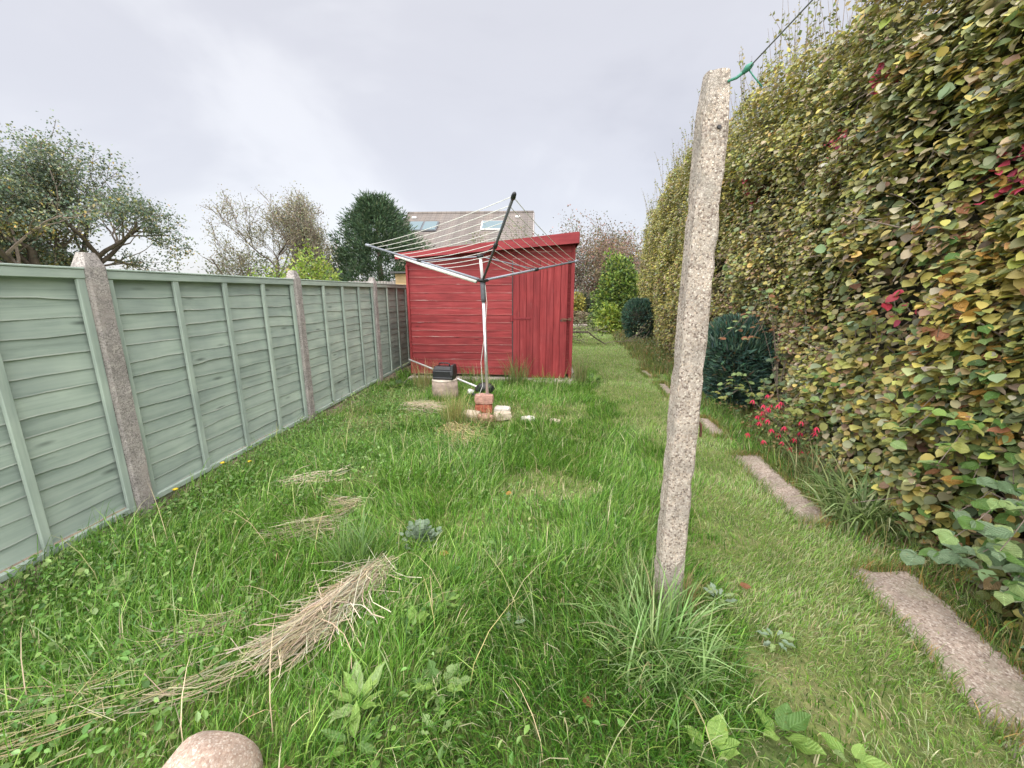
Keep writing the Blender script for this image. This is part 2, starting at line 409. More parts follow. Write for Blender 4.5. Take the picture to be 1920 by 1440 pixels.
def blades(P, h, wd, az, bend, col, seg=(0, .38, .72, 1.0), twist=None):
    """curved grass blades. bend 0 upright .. 1.5 drooping over"""
    n = len(P); s = np.array(seg); kq = len(s)
    d = np.stack([np.cos(az), np.sin(az), np.zeros(n)], -1)
    side = np.stack([-np.sin(az), np.cos(az), np.zeros(n)], -1)
    if twist is not None:
        c, q = np.cos(twist)[:, None], np.sin(twist)[:, None]
        side = side * c + d * q
    th = bend[:, None] * s[None, :]
    # integrate a circular arc
    bb = np.maximum(bend, 1e-3)[:, None]
    hor = (1 - np.cos(th)) / bb; ver = np.sin(th) / bb
    ctr = P[:, None, :] + h[:, None, None] * (hor[..., None] * d[:, None, :] + ver[..., None] * np.array([0, 0, 1.])[None, None])
    prof = np.clip(1 - s ** 2.2, 0, 1) * .5; prof[-1] = 0
    L = ctr[:, :-1] - side[:, None] * (wd[:, None, None] * prof[None, :-1, None])
    Rr = ctr[:, :-1] + side[:, None] * (wd[:, None, None] * prof[None, :-1, None])
    V = np.concatenate([np.stack([L, Rr], 2).reshape(n, -1, 3), ctr[:, -1:]], 1)
    kk = 2 * (kq - 1) + 1
    off = (np.arange(n) * kk)[:, None, None]
    q = np.array([(2 * i, 2 * i + 1, 2 * i + 3, 2 * i + 2) for i in range(kq - 2)])
    tr = np.array([(2 * kq - 4, 2 * kq - 3, 2 * kq - 2)])
    return V.reshape(-1, 3), [(q[None] + off).reshape(-1, 4), (tr[None] + off).reshape(-1, 3)], np.repeat(col, kk, axis=0)
def pick(cols, wts, n, jit=.18):
    cols = np.array(cols); wts = np.array(wts, float)
    if wts.ndim == 1:
        idx = rng.choice(len(cols), n, p=wts / wts.sum())
    else:
        cw = np.cumsum(wts / wts.sum(1, keepdims=True), axis=1)
        idx = (rng.random(n)[:, None] > cw).sum(1).clip(0, len(cols) - 1)
    c = cols[idx] * (1 + rng.normal(0, jit, (n, 1))) * (1 + rng.normal(0, jit * .35, (n, 3)))
    return np.clip(c, .004, .9)
# ------------------------------------------------------------------ ground: one sheet to the horizon
gx = np.unique(np.concatenate([np.linspace(-400, -20, 20), np.linspace(-20, -3, 18), np.linspace(-3, 4, 90), np.linspace(4, 20, 18), np.linspace(20, 400, 20)]))
gy = np.unique(np.concatenate([np.linspace(-60, -1, 15), np.linspace(-1, 9, 120), np.linspace(9, 30, 40), np.linspace(30, 900, 30)]))
GX, GY = np.meshgrid(gx, gy, indexing='xy')
GV = np.stack([GX.ravel(), GY.ravel(), gz(GX.ravel(), GY.ravel())], -1)
nx, ny = len(gx), len(gy)
ii = (np.arange(ny - 1)[:, None] * nx + np.arange(nx - 1)[None]).ravel()
g = ob_np('ground', GV, [np.stack([ii, ii + 1, ii + nx + 1, ii + nx], -1)], M['ground'], smooth=True)
tag(g, 'earth ground of the garden under the grass', 'ground', kind='structure')
# bare earth strip at the fence foot
yy = np.linspace(.2, 7.6, 90); xo = -2.40 + .10 * (fbm(yy * 1.7, yy * 0, 5) - .5) * 2
sv = []
for a, b in zip(yy, xo):
    for q in range(5):
        x = -2.75 + (b + 2.75) * q / 4
        sv.append((x, a, gzf(x, a) + .012 * (1 - abs(q - 2) / 2.0) + .003))
si = (np.arange(89)[:, None] * 5 + np.arange(4)[None]).ravel()
st_ = ob_np('soil_strip', sv, [np.stack([si, si + 1, si + 6, si + 5], -1)], M['earth'], smooth=True)
tag(st_, 'bare brown soil strip along the foot of the fence', 'soil', kind='structure')

# ------------------------------------------------------------------ concrete slab path
path = empty('garden_path', (1.72, 3, 0)); tag(path, 'broken line of pebbly concrete slabs beside the hedge', 'path', kind='structure')
def path_x(y): return np.interp(y, [.5, 1.13, 1.97, 2.35, 3.49, 4.22, 5.6, 6.47, 7.6], [1.38, 1.465, 1.57, 1.59, 1.65, 1.67, 1.69, 1.74, 1.72])
def slab_mesh(wd, y0, y1, seed):
    r = random.Random(seed); bm = bmesh.new(); n = 14; nw = 5; G = []
    def J(a=.012): return r.uniform(-a, a)
    for i in range(n + 1):
        y = y0 + (y1 - y0) * i / n; row = []
        for q in range(nw + 1):
            e_ = q in (0, nw); x = float(path_x(y)) + wd * q / nw + (J(.009) if e_ else 0)
            yy_ = y + (J(.03) if i in (0, n) else 0)
            row.append(bm.verts.new((x, yy_, gzf(x, yy_) + (.004 if e_ or i in (0, n) else .010) + J(.0025))))
        G.append(row)
    for i in range(n):
        for q in range(nw): bm.faces.new((G[i][q], G[i][q + 1], G[i + 1][q + 1], G[i + 1][q]))
    bd = [e for e in bm.edges if e.is_boundary]
    ex = bmesh.ops.extrude_edge_only(bm, edges=bd)['geom']
    for v in ex:
        if isinstance(v, bmesh.types.BMVert): v.co.z -= .06
    bmesh.ops.recalc_face_normals(bm, faces=list(bm.faces))
    return bm
SLABS = [(.32, .55, 1.13), (.30, 1.14, 1.97), (.24, 2.38, 3.48), (.19, 3.95, 4.55), (.18, 5.45, 6.35), (.18, 6.8, 7.5)]
for i, s in enumerate(SLABS):
    o = ob_bm('slab', slab_mesh(*s, i), M['slab'], None)
    o.parent = path; o.matrix_parent_inverse = Matrix.Translation((-1.72, -3, 0))
def on_slab(x, y, pad=.0):
    r = np.zeros(len(x), bool)
    for wd, c, d in SLABS:
        a = path_x(y); r |= (x > a + pad) & (x < a + wd - pad) & (y > c + pad) & (y < d - pad)
    return r
# far pale edging across the end of the lawn
box('path_edging', (1.6, 17.2, .02), (6.0, .35, .1), M['plinth'], None)
tag(bpy.data.objects['path_edging'], 'pale concrete edging crossing the far end of the lawn', 'edging', kind='structure')

# ------------------------------------------------------------------ fence
FX = -2.60
def board_mesh(L, seed, h=.13, th=.008):
    r = np.random.default_rng(seed); n = 34
    y = np.linspace(0, L, n)
    lo = .012 * (fbm(y * 2.2 + seed * 9, y * 0 + seed, seed) - .5) * 2 + .006 * (vnoise(y * 9, y * 0, seed + 3) - .5)
    wob = .004 * (vnoise(y * 3, y * 0 + 5, seed) - .5)
    V = []
    for i in range(n):
        V += [(.012 + th + wob[i], y[i], lo[i]), (.0118 + th + wob[i], y[i], lo[i] + .007), (.007 + th + wob[i], y[i], h * .5), (.002 + th, y[i], h), (.002, y[i], h), (.010 + wob[i], y[i], lo[i])]
    F = []
    for i in range(n - 1):
        for q in range(6):
            q2 = (q + 1) % 6
            F.append((i * 6 + q, i * 6 + q2, (i + 1) * 6 + q2, (i + 1) * 6 + q))
    caps = [np.array([[0, 1, 2, 3, 4, 5], [(n - 1) * 6 + q for q in (5, 4, 3, 2, 1, 0)]])]
    me = mesh_np('waney_board', V, [np.array(F)[:, ::-1]] + caps, M['fence'])
    me.materials.append(M['fence_edge'])
    for i in range(n - 1): me.polygons[i * 6].material_index = 1
    return me
BM = [board_mesh(1.80, s) for s in range(9)]
def batten(name, L, w, d, mat, parent, loc, axis='z'):
    s = (d, w, L) if axis == 'z' else (d, L, w)
    o = box(name, (0, 0, 0), s, mat, parent, .003)
    o.location = loc; return o
PY = [.27, 2.20, 4.13, 6.10, 8.05]
plabels = ['nearest sage green panel, cut off by the left edge of the picture', 'sage green panel between the first and second concrete posts', 'sage green panel between the second and third concrete posts', 'farthest sage green panel, running behind the corner of the red shed']
for pi in range(4):
    y0, y1 = PY[pi] + .055, PY[pi + 1] - .055
    L = y1 - y0
    t = empty('lap_fence', (FX, y0, .03)); tag(t, plabels[pi], 'fence', 'sage green fence panels')
    top = 1.46
    nb = 14
    for b in range(nb):
        z = .042 + b * .0985 + rnd.uniform(-.008, .008)
        me = BM[rnd.randrange(len(BM))]
        flip = rnd.random() < .5
        o = ob_me('board', me, t, (rnd.uniform(0, .003), (0 if not flip else 0), z), (0, 0, R(rnd.uniform(-.05, .05))), (1, L / 1.80, 1))
    for q in range(5):
        yb = [.02, L * .255, L * .50, L * .75, L - .02][q]
        batten('batten', top - .05, .042, .02, M['fencev'], t, (.046, yb, top / 2 - .005))
    batten('top_rail', L + .004, .048, .032, M['fenceh'], t, (.045, L / 2, top - .012), 'y')
    batten('cap_strip', L + .006, .012, .062, M['fenceh'], t, (.035, L / 2, top + .0185), 'y')
    batten('bottom_rail', L + .004, .036, .026, M['fenceh'], t, (.044, L / 2, .022), 'y')
    batten('gravel_board', L, .05, .03, M['bare_board'], t, (.01, L / 2, -.03), 'y')
    # nail heads are too small to show; back frame stays plain
def fence_post_mesh():
    bm = bmesh.new(); s = .052
    zs = [-.25, .02] + [.02 + 1.5 * i / 14 for i in range(1, 15)]
    r = random.Random(5); rings = []
    for z in zs:
        rings.append([bm.verts.new((a * s + r.uniform(-.0025, .0025), b * s + r.uniform(-.0025, .0025), z)) for a, b in ((-1, -1), (-.85, -1.0), (.85, -1.0), (1, -.85), (1, .85), (.85, 1), (-.85, 1), (-1, 1))])
    for i in range(len(rings) - 1):
        for q in range(8):
            bm.faces.new((rings[i][q], rings[i][(q + 1) % 8], rings[i + 1][(q + 1) % 8], rings[i + 1][q]))
    top = [bm.verts.new((v.co.x * .55, v.co.y * .55, 1.585 + .012)) for v in rings[-1]]
    for q in range(8): bm.faces.new((rings[-1][q], rings[-1][(q + 1) % 8], top[(q + 1) % 8], top[q]))
    bm.faces.new(top)
    me = bpy.data.meshes.new('fence_post'); bm.to_mesh(me); bm.free(); me.materials.append(M['concrete_post'])
    return me
fpm = fence_post_mesh()
flabels = [None, 'nearest concrete fence post, tall on the left with a red paint smear', 'middle concrete fence post between two green panels', 'farthest concrete fence post, just left of the red shed']
for i in (1, 2, 3):
    o = ob_me('fence_post', fpm, None, (-2.572, PY[i], 0), (0, 0, R(rnd.uniform(-2, 2))))
    tag(o, flabels[i], 'fence post', 'concrete fence posts')

# ------------------------------------------------------------------ red shed
SY = 6.40                      # front wall plane
SX0, SX1 = -2.13, .445
DX0, DX1, DZ0, DZ1 = -.475, .355, .05, 1.86
shed = empty('garden_shed', ((SX0 + SX1) / 2, SY + 1.1, 0))
tag(shed, 'red painted timber shed with sloping roof at the end of the lawn', 'shed')
def S(o):                       # parent keeping world coordinates
    o.parent = shed; o.matrix_parent_inverse = Matrix.Translation(-Vector(shed.location)); return o
def roofz(x): return 1.90 + (x + 2.2) / 2.68 * .275
def wboard(x0, x1, z0, z1, seed, y=SY, mat='red', face=-1):
    n = max(2, int((x1 - x0) / .08)); xs = np.linspace(x0, x1, n)
    low = .004 * (vnoise(xs * 5, xs * 0 + seed, seed) - .5) * 2 + .003 * (vnoise(xs * 1.2, xs * 0, seed + 5) - .5) * 2
    out = .006 * (vnoise(xs * 1.5, xs * 0 + 3, seed + 9) - .5)
    V, cols = [], []
    for x, dl, do in zip(xs, low, out):
        rz = roofz(x) - .02
        a = min(z0 + dl, rz - .004); b_ = min(z1, rz); ov = min(b_, z1)
        tz = max(ov, a + .002)
        V += [(x, y + face * (.019 + do), a), (x, y + face * (.0185 + do), min(a + .0065, tz - .001)), (x, y + face * .009, tz), (x, y, tz), (x, y + face * .002, a)]
    F = []
    for i in range(n - 1):
        for q in range(5):
            F.append((i * 5 + q, i * 5 + (q + 1) % 5, (i + 1) * 5 + (q + 1) % 5, (i + 1) * 5 + q))
    o = ob_np('weatherboard', V, [np.array(F)] + [np.array([[4, 3, 2, 1, 0], [(n - 1) * 5 + q for q in range(5)]])], M[mat])
    o.data.materials.append(M['red_edge'])
    for i in range(n - 1): o.data.polygons[i * 5].material_index = 1
    return o
z = .09; q = 0
while z < 2.2:
    hgt = .114 + rnd.uniform(-.014, .014)
    if z + hgt < 1.9:
        S(wboard(SX0, DX0 - .016, z, z + hgt + .014, q))
        if z > DZ1: S(wboard(DX0 - .003, SX1 - .01, z, z + hgt + .014, q))
    else:
        # full-width boards above the door, cut by the roof slope
        xs = SX0 + .002
        while roofz(xs) - .03 < z and xs < SX1: xs += .02
        if xs < SX1 - .1: S(wboard(xs, SX1 - .01, z, z + hgt + .014, q))
    z += hgt; q += 1
# gap filler board over the door
S(wboard(DX0 - .003, SX1 - .01, DZ1 + .012, 2.0, 77))
# inner carcass so that nothing shows through
S(box('carcass', ((SX0 + SX1) / 2, SY + 1.12, .95), (SX1 - SX0 - .04, 2.16, 1.7), M['red'], None))
# side and rear walls, board by board on the open side
for side, X in ((1, SX1),):
    zz = .09; q = 0
    while zz < 2.1:
        h_ = min(.125, 2.14 - zz)
        bm = bmesh.new(); add_box(bm, (0, 0, 0), (.018, 2.2, h_ + .012), Matrix.Rotation(R(3.5 * side), 3, 'Y'))
        o = ob_bm('weatherboard', bm, M['fence'] if False else M['red'], None, bevel=.002); o.location = (X - .004, SY + 1.11, zz + h_ / 2); S(o)
        zz += h_
bmw = bmesh.new(); add_box(bmw, (SX0 + .01, SY + 1.11, 1.0), (.02, 2.2, 1.8)); S(ob_bm('side_wall', bmw, M['red'], None))
bmw = bmesh.new(); add_box(bmw, ((SX0 + SX1) / 2, SY + 2.21, 1.0), (SX1 - SX0, .02, 1.8)); S(ob_bm('rear_wall', bmw, M['red'], None))
S(box('corner_post', (SX1 - .018, SY - .018, 1.06), (.052, .05, 2.02), M['redv'], None, .004))
S(box('corner_post', (SX0 + .012, SY - .02, .94), (.035, .05, 1.7), M['redv'], None, .004))
# door of vertical planks
door = S(empty('door', (0, 0, 0))); door.parent = shed
door.matrix_parent_inverse = Matrix.Translation(-Vector(shed.location))
S(box('door_side_shade', (DX0 - .009, SY - .006, .96), (.012, .012, 1.8), M['felt'], None, .001))  # dark strip painting the shaded gap beside the door
S(box('door_top_shade', ((DX0 + DX1) / 2, SY - .008, DZ1 + .004), (DX1 - DX0, .014, .012), M['felt'], None, .001))  # dark strip painting the shadow gap along the door top
npk = 8; pw = (DX1 - DX0) / npk
for i in range(npk):
    bm = bmesh.new(); zt = DZ1 - .004; zb = DZ0 + rnd.uniform(-.006, .006)
    add_box(bm, (0, 0, 0), (pw - .004, .02, zt - zb))
    o = ob_bm('plank', bm, M['redv'], door, bevel=.003)
    o.location = (DX0 + pw * (i + .5), SY - .030 + rnd.uniform(-.0025, .0025), (zt + zb) / 2)
box('backing', ((DX0 + DX1) / 2, SY - .012, (DZ0 + DZ1) / 2), (DX1 - DX0 - .02, .012, DZ1 - DZ0 - .03), M['redtrim'], door)
for hz in (.985, .225):
    bm = bmesh.new(); add_box(bm, (DX0 + .14, SY - .0445, hz), (.27, .008, .034)); add_box(bm, (DX0 - .02, SY - .046, hz), (.035, .007, .09))
    tag(ob_bm('hinge', bm, M['redtrim'], door, bevel=.002), 'painted strap hinge')
bm = bmesh.new(); add_box(bm, (DX1 - .045, SY - .045, .965), (.075, .007, .05)); add_box(bm, (DX1 - .01, SY - .056, .972), (.11, .014, .016))
tag(ob_bm('latch', bm, M['rust'], door, bevel=.002), 'rusty sliding latch')
V, F = tube_np([([(DX1 - .085 + .0 * i, SY - .05 - .004 * 0, .965) for i in (0, 1)], .001)], 6)
bm = bmesh.new(); bmesh.ops.create_cone(bm, cap_ends=True, segments=12, radius1=.016, radius2=.016, depth=.004, matrix=Matrix.Translation((DX1 - .085, SY - .0445, .955)) @ Matrix.Rotation(R(90), 4, 'X'))
ob_bm('keyhole', bm, M['black'], door)
bm = bmesh.new(); add_box(bm, (DX1 + .045, SY - .05, .975), (.05, .012, .045)); S(ob_bm('latch_keep', bm, M['rust'], None, bevel=.002))
# roof
def slope_box(name, x0, x1, y0, y1, zo, th, mat):
    zs = lambda x: roofz(x) + zo
    V = [(x0, y0, zs(x0)), (x1, y0, zs(x1)), (x1, y1, zs(x1)), (x0, y1, zs(x0))]
    V += [(a, b, c_ + th) for a, b, c_ in V]
    F = [(3, 2, 1, 0), (4, 5, 6, 7), (0, 1, 5, 4), (1, 2, 6, 5), (2, 3, 7, 6), (3, 0, 4, 7)]
    return S(ob_np(name, V, [np.array(F)], mat))
slope_box('roof', SX0 - .09, SX1 + .035, SY - .19, SY + 2.35, .012, .03, M['felt'])
# fascia boards: front one follows the slope and hangs below the roof edge
def fascia(x0, x1, y, h0, h1, top, th):
    n = 12; V = []
    for x in np.linspace(x0, x1, n):
        f = (x - x0) / (x1 - x0); zt = roofz(x) + top; hh = h0 + (h1 - h0) * f
        V += [(x, y - th, zt - hh), (x, y - th, zt), (x, y, zt), (x, y, zt - hh)]
    F = []
    for i in range(n - 1):
        for q in range(4): F.append((i * 4 + q, (i + 1) * 4 + q, (i + 1) * 4 + (q + 1) % 4, i * 4 + (q + 1) % 4))
    return S(ob_np('fascia', V, [np.array(F)] + [np.array([[0, 1, 2, 3], [(n - 1) * 4 + q for q in (3, 2, 1, 0)]])], M['redtrim']))
fascia(SX0 - .1, SX1 + .04, SY - .195, .085, .155, .05, .02)
S(box('fascia', (SX1 + .046, SY + 1.08, roofz(SX1) - .03), (.018, 2.5, .15), M['redtrim'], None, .003))
S(box('soffit', ((SX0 + SX1) / 2, SY - .085, 1.0), (.01, .01, .01), M['redtrim'], None)) if False else None
# plinth slab under the shed with crumbling front
bm = bmesh.new()
add_box(bm, ((SX0 + SX1) / 2 + .03, SY + 1.0, 0.005), (SX1 - SX0 + .12, 2.3, .08))
S(ob_bm('plinth', bm, M['plinth'], None, bevel=.008))
for i, (x, y, sx, sy_, sz) in enumerate([(-.02, 6.16, .3, .16, .07), (.25, 6.17, .25, .17, .08), (.44, 6.2, .16, .18, .09), (.12, 6.07, .2, .1, .05), (.36, 6.08, .16, .1, .05)]):
    bm = bmesh.new(); bmesh.ops.create_icosphere(bm, subdivisions=2, radius=.5)
    r = random.Random(i)
    for v in bm.verts:
        v.co = Vector((max(-.38, min(.38, v.co.x)) * sx * 1.35, max(-.38, min(.38, v.co.y)) * sy_ * 1.35, v.co.z * sz * 1.3)) + Vector((r.uniform(-.008, .008), r.uniform(-.008, .008), r.uniform(-.008, .008)))
    o = ob_bm('rubble', bm, M['plinth'], None); o.location = (x, y, .015); S(o)

# ------------------------------------------------------------------ rotary clothes dryer
dr = empty('rotary_dryer', (-.63, 4.53, 0)); tag(dr, 'three armed rotary clothes dryer on a metal pole before the shed', 'clothes dryer')
def D(o): o.parent = dr; o.matrix_parent_inverse = Matrix.Translation((.63, -4.53, 0)); return o
HUB = np.array((-.668, 4.53, 1.505)); TOP = np.array((-.692, 4.53, 1.775)); BASE = np.array((-.63, 4.53, .06))
D(tube('pole', [BASE, BASE + (HUB - BASE) * .86], .0185, M['metal'], None, 14))
D(tube('upper_pole', [HUB + (0, 0, -.02), TOP], .0165, M['white_metal'], None, 12))
D(tube('collar', [BASE + (HUB - BASE) * .84, BASE + (HUB - BASE) * .87, BASE + (HUB - BASE) * .95, HUB], [.024, .028, .028, .031], M['darkgrey'], None, 14))
hub = D(lathe('hub', [(.02, -.02), (.06, -.012), (.068, 0), (.06, .014), (.025, .022)], M['black'], None, 18, loc=HUB))
D(lathe('slider', [(.02, -.02), (.038, -.01), (.038, .01), (.02, .022)], M['black'], None, 14, loc=TOP + (0, 0, -.02)))
TIPS = [np.array((-2.179, 5.13, 1.946)), np.array((.421, 5.75, 1.786)), np.array((-.226, 3.08, 2.04))]
arms = []
for i, tp in enumerate(TIPS):
    u = (tp - HUB) / np.linalg.norm(tp - HUB)
    a0 = HUB + u * .05
    arm = D(tube('arm', [a0, tp], [.0135, .0115], [M['armgrey'], M['armgrey'], M['darkgrey']][i], None, 10))  # front arm gets a darker grey: its silhouette shade put into the colour
    tube('end_cap', [tp - u * .03, tp - u * .008, tp + u * .03, tp + u * .042], [.016, .019, .015, .009], M['armgrey'] if i < 2 else M['black'], arm, 10)
    br = HUB + (tp - HUB) * .52
    tube('strut_joint', [br - u * .03, br + u * .03], .021, M['black'], arm, 8)
    D(tube('strut', [TOP + (0, 0, -.02), br], .0065, M['armgrey'] if i < 2 else M['black'], None, 6))
    arms.append(arm)
# pale tube slung below the left arm (rolled cover)
u = (TIPS[0] - HUB) / np.linalg.norm(TIPS[0] - HUB)
D(tube('rolled_cover', [HUB + u * .08 + (0, -.015, -.035), HUB + u * .7 + (0, -.015, -.032), HUB + u * 1.25 + (0, -.012, -.026)], [.018, .020, .008], M['line'], None, 10))
fr = np.linspace(.30, .985, 10)
for i, j in ((0, 2), (2, 1)):
    for f in fr:
        a = HUB + (TIPS[i] - HUB) * f; b = HUB + (TIPS[j] - HUB) * f
        pts = []
        for s_ in np.linspace(0, 1, 9):
            p = a + (b - a) * s_; p = p + np.array((0, 0, -.035 * f * 4 * s_ * (1 - s_) + .012)); pts.append(p)
        D(tube('line', pts, .0030, M['line'], None, 5, cap=False))
# trailing cord hanging beside the pole
D(tube('cord', [HUB + (.03, -.02, -.05), HUB + (.045, -.02, -.25), HUB + (.02, -.03, -.55), HUB + (-.03, -.03, -.9), BASE + (-.05, -.05, .28), BASE + (-.12, -.08, .1)], .0028, M['line'], None, 5))
# brick and stone footing round the pole (each piece a thing)
def rough_block(name, loc, s, mat, label, cat, grp, rz=0, seed=0, tilt=0):
    bm = bmesh.new(); bmesh.ops.create_cube(bm, size=1)
    bmesh.ops.subdivide_edges(bm, edges=list(bm.edges), cuts=2, use_grid_fill=True)
    r = random.Random(seed)
    for v in bm.verts:
        v.co = Vector((v.co.x * s[0], v.co.y * s[1], v.co.z * s[2]))
        k_ = sum(abs(abs(c) - h / 2) < 1e-4 for c, h in zip(v.co, s))
        v.co *= 1 - .06 * (k_ - 1)
        v.co += Vector([r.uniform(-.05, .05) * min(s) for _ in range(3)])
    o = ob_bm(name, bm, mat, None)
    o.location = loc; o.rotation_euler = (tilt, tilt * .5, rz)
    return tag(o, label, cat, grp)
gr_ = 'bricks and stones at the foot of the dryer'
rough_block('brick', (-.672, 4.50, .075), (.20, .11, .10), M['brick'], 'bare red brick, lower of the two stacked behind the dryer pole', 'brick', gr_, R(4), 1)
rough_block('brick', (-.668, 4.50, .182), (.215, .12, .105), M['brick2'], 'mortar stained brick, upper of the two stacked behind the dryer pole', 'brick', gr_, R(1), 2)
# two bricks either side hold the pole: keep the pole in front of them
rough_block('foot_stone', (-.80, 4.33, .035), (.20, .16, .07), M['buff'], 'flat buff stone left of the dryer pole foot', 'stone', gr_, R(-14), 3, .05)
rough_block('foot_stone', (-.62, 4.26, .03), (.15, .14, .06), M['brick2'], 'reddish broken brick in front of the dryer pole foot', 'stone', gr_, R(33), 4, .1)
rough_block('foot_stone', (-.44, 4.34, .035), (.19, .15, .08), M['buff'], 'pale buff stone right of the dryer pole foot', 'stone', gr_, R(18), 5, -.06)
rough_block('foot_stone', (-.46, 4.52, .04), (.18, .14, .08), M['palestone'], 'pale stone behind the buff stone right of the dryer pole', 'stone', gr_, R(-8), 6, .03)
rough_block('loose_stone', (-.15, 4.28, .018), (.15, .11, .05), M['palestone'], 'whitish loose stone lying in the grass right of the dryer', 'stone', 'loose stones', R(20), 7, .08)
rough_block('loose_stone', (.14, 4.24, .012), (.12, .07, .045), M['buff'], 'small tan loose stone in the grass, farthest right of the dryer', 'stone', 'loose stones', R(-30), 8, .06)

# ------------------------------------------------------------------ log stump, black case, strimmer
stp = empty('log_stump', (-1.32, 5.28, 0)); tag(stp, 'upright weathered log stump carrying a black case', 'stump')
lathe('side_bark', [(.175, -.05), (.178, .06), (.172, .15), (.168, .225)], M['wood_end'], stp, 22, .035)
lathe('cut_top', [(.168, .2255), (.172, .235), (.165, .247), (.0, .249)][:3], M['wood_top'], stp, 22, .035)
cs = empty('tool_case', (-1.31, 5.26, .247), R(-6)); tag(cs, 'small black plastic tool case with a handle on the log stump', 'tool case')
def taper_box(name, w0, d0, w1, d1, z0, z1, mat, parent, bevel=.008, cx=0):
    bm = bmesh.new(); v = add_box(bm, (cx, 0, (z0 + z1) / 2), (1, 1, z1 - z0))
    for q in v:
        up_ = q.co.z > (z0 + z1) / 2
        q.co.x = cx + (q.co.x - cx) * (w1 if up_ else w0); q.co.y *= (d1 if up_ else d0)
    return ob_bm(name, bm, mat, parent, bevel=bevel)
taper_box('case_body', .28, .17, .275, .165, 0.0, .125, M['black'], cs)
taper_box('lid', .272, .162, .235, .11, .127, .175, M['black'], cs)
bm = bmesh.new(); add_box(bm, (0, -.086, .118), (.26, .008, .012)); add_box(bm, (0, -.088, .03), (.26, .006, .008)); ob_bm('rib', bm, M['darkgrey'], cs)
taper_box('clasp', .05, .2, .04, .13, .06, .2, M['black'], cs, cx=.125)
tube('handle', [(-.075, 0, .17), (-.07, 0, .205), (-.045, 0, .215), (.045, 0, .215), (.07, 0, .205), (.075, 0, .17)], .009, M['black'], cs, 8)
sm = empty('garden_strimmer', (-.9, 5.32, 0)); tag(sm, 'pale shafted strimmer lying on its black motor behind the dryer', 'strimmer')
def SMp(o): o.parent = sm; o.matrix_parent_inverse = Matrix.Translation((.9, -5.32, 0)); return o
A_ = np.array((-2.13, 6.27, .335)); B_ = np.array((-.80, 5.25, .12))
SMp(tube('shaft', [A_, B_], .0125, M['white_metal'], None, 10))
uu = (B_ - A_) / np.linalg.norm(B_ - A_)
SMp(tube('motor_housing', [B_ - uu * .03 + (-.08, .06, -.03), B_ + (-.04, .05, -.01), B_ + (.02, .04, .0), B_ + (.09, .03, -.005), B_ + (.15, .02, -.03)], [.03, .07, .085, .075, .04], M['black'], None, 12))
SMp(tube('guard', [B_ + (-.16, -.02, -.08), B_ + (-.1, -.05, -.085), B_ + (0, -.07, -.09), B_ + (.09, -.05, -.085)], [.02, .034, .034, .02], M['black'], None, 8))
SMp(tube('spool', [B_ + (-.17, .02, -.075), B_ + (-.155, .02, -.02)], [.045, .04], M['white_metal'], None, 12))

# ------------------------------------------------------------------ near concrete post
def near_post():
    bm = bmesh.new(); r = random.Random(3)
    rings = []; nz_ = 46
    prof = [(-1, -.8), (-.8, -1), (-.3, -1), (.3, -1), (.8, -1), (1, -.8), (1, -.3), (1, .3), (1, .8), (.8, 1), (.3, 1), (-.3, 1), (-.8, 1), (-1, .8), (-1, .3), (-1, -.3)]
    for i in range(nz_):
        z = -.3 + 2.41 * i / (nz_ - 1)
        s = .0515 - .0075 * (z / 2.1)
        if z > 2.0: s *= 1 - (z - 2.0) / .11 * .22
        ring = []
        for a, b in prof:
            cr = abs(a) * abs(b)
            ch = 1 - (.10 if (cr > .7 and r.random() < .22) else .0)
            ring.append(bm.verts.new((a * s * ch + r.uniform(-.0016, .0016), b * s * ch + r.uniform(-.0016, .0016), z + r.uniform(-.004, .004))))
        rings.append(ring)
    for i in range(nz_ - 1):
        for q in range(16):
            bm.faces.new((rings[i][q], rings[i][(q + 1) % 16], rings[i + 1][(q + 1) % 16], rings[i + 1][q]))
    bm.faces.new(rings[-1])
    return bm
lp = empty('line_post', (.575, 1.64, 0), R(3)); tag(lp, 'tall pebbly concrete washing line post in the foreground lawn', 'post')
ob_bm('shaft', near_post(), M['concrete_near'], lp)
tube('hook', [(.043, 0, .86), (.066, 0, .862), (.075, 0, .85), (.078, 0, .82), (.077, 0, .80)], .0055, M['rust'], lp, 8)
bm = bmesh.new(); bmesh.ops.create_cone(bm, cap_ends=True, segments=10, radius1=.009, radius2=.006, depth=.012, matrix=Matrix.Translation((.008, -.0435, 1.93)) @ Matrix.Rotation(R(90), 4, 'X'))
ob_bm('bolt_hole', bm, M['black'], lp)
wl = empty('washing_line', (.66, 1.6, 2.085)); tag(wl, 'green knotted wire tied to the top of the concrete line post', 'washing line')
def W(o): o.parent = wl; o.matrix_parent_inverse = Matrix.Translation((-.66, -1.6, -2.085)); return o
W(tube('tie', [(.60, 1.60, 2.068), (.625, 1.595, 2.075), (.648, 1.58, 2.09)], [.004, .005, .006], M['greenline'], None, 7))
W(tube('knot', [(.640, 1.585, 2.083), (.650, 1.575, 2.094), (.657, 1.56, 2.098)], [.006, .011, .006], M['greenline'], None, 8))
W(tube('wire', [(.652, 1.575, 2.093), (.652, 1.25, 2.088), (.66, .4, 2.08), (.68, -4, 2.10)], .0022, M['wire'], None, 6))
W(tube('loose_end', [(.652, 1.575, 2.09), (.672, 1.572, 2.065), (.70, 1.57, 2.035)], .0022, M['greenline'], None, 6))

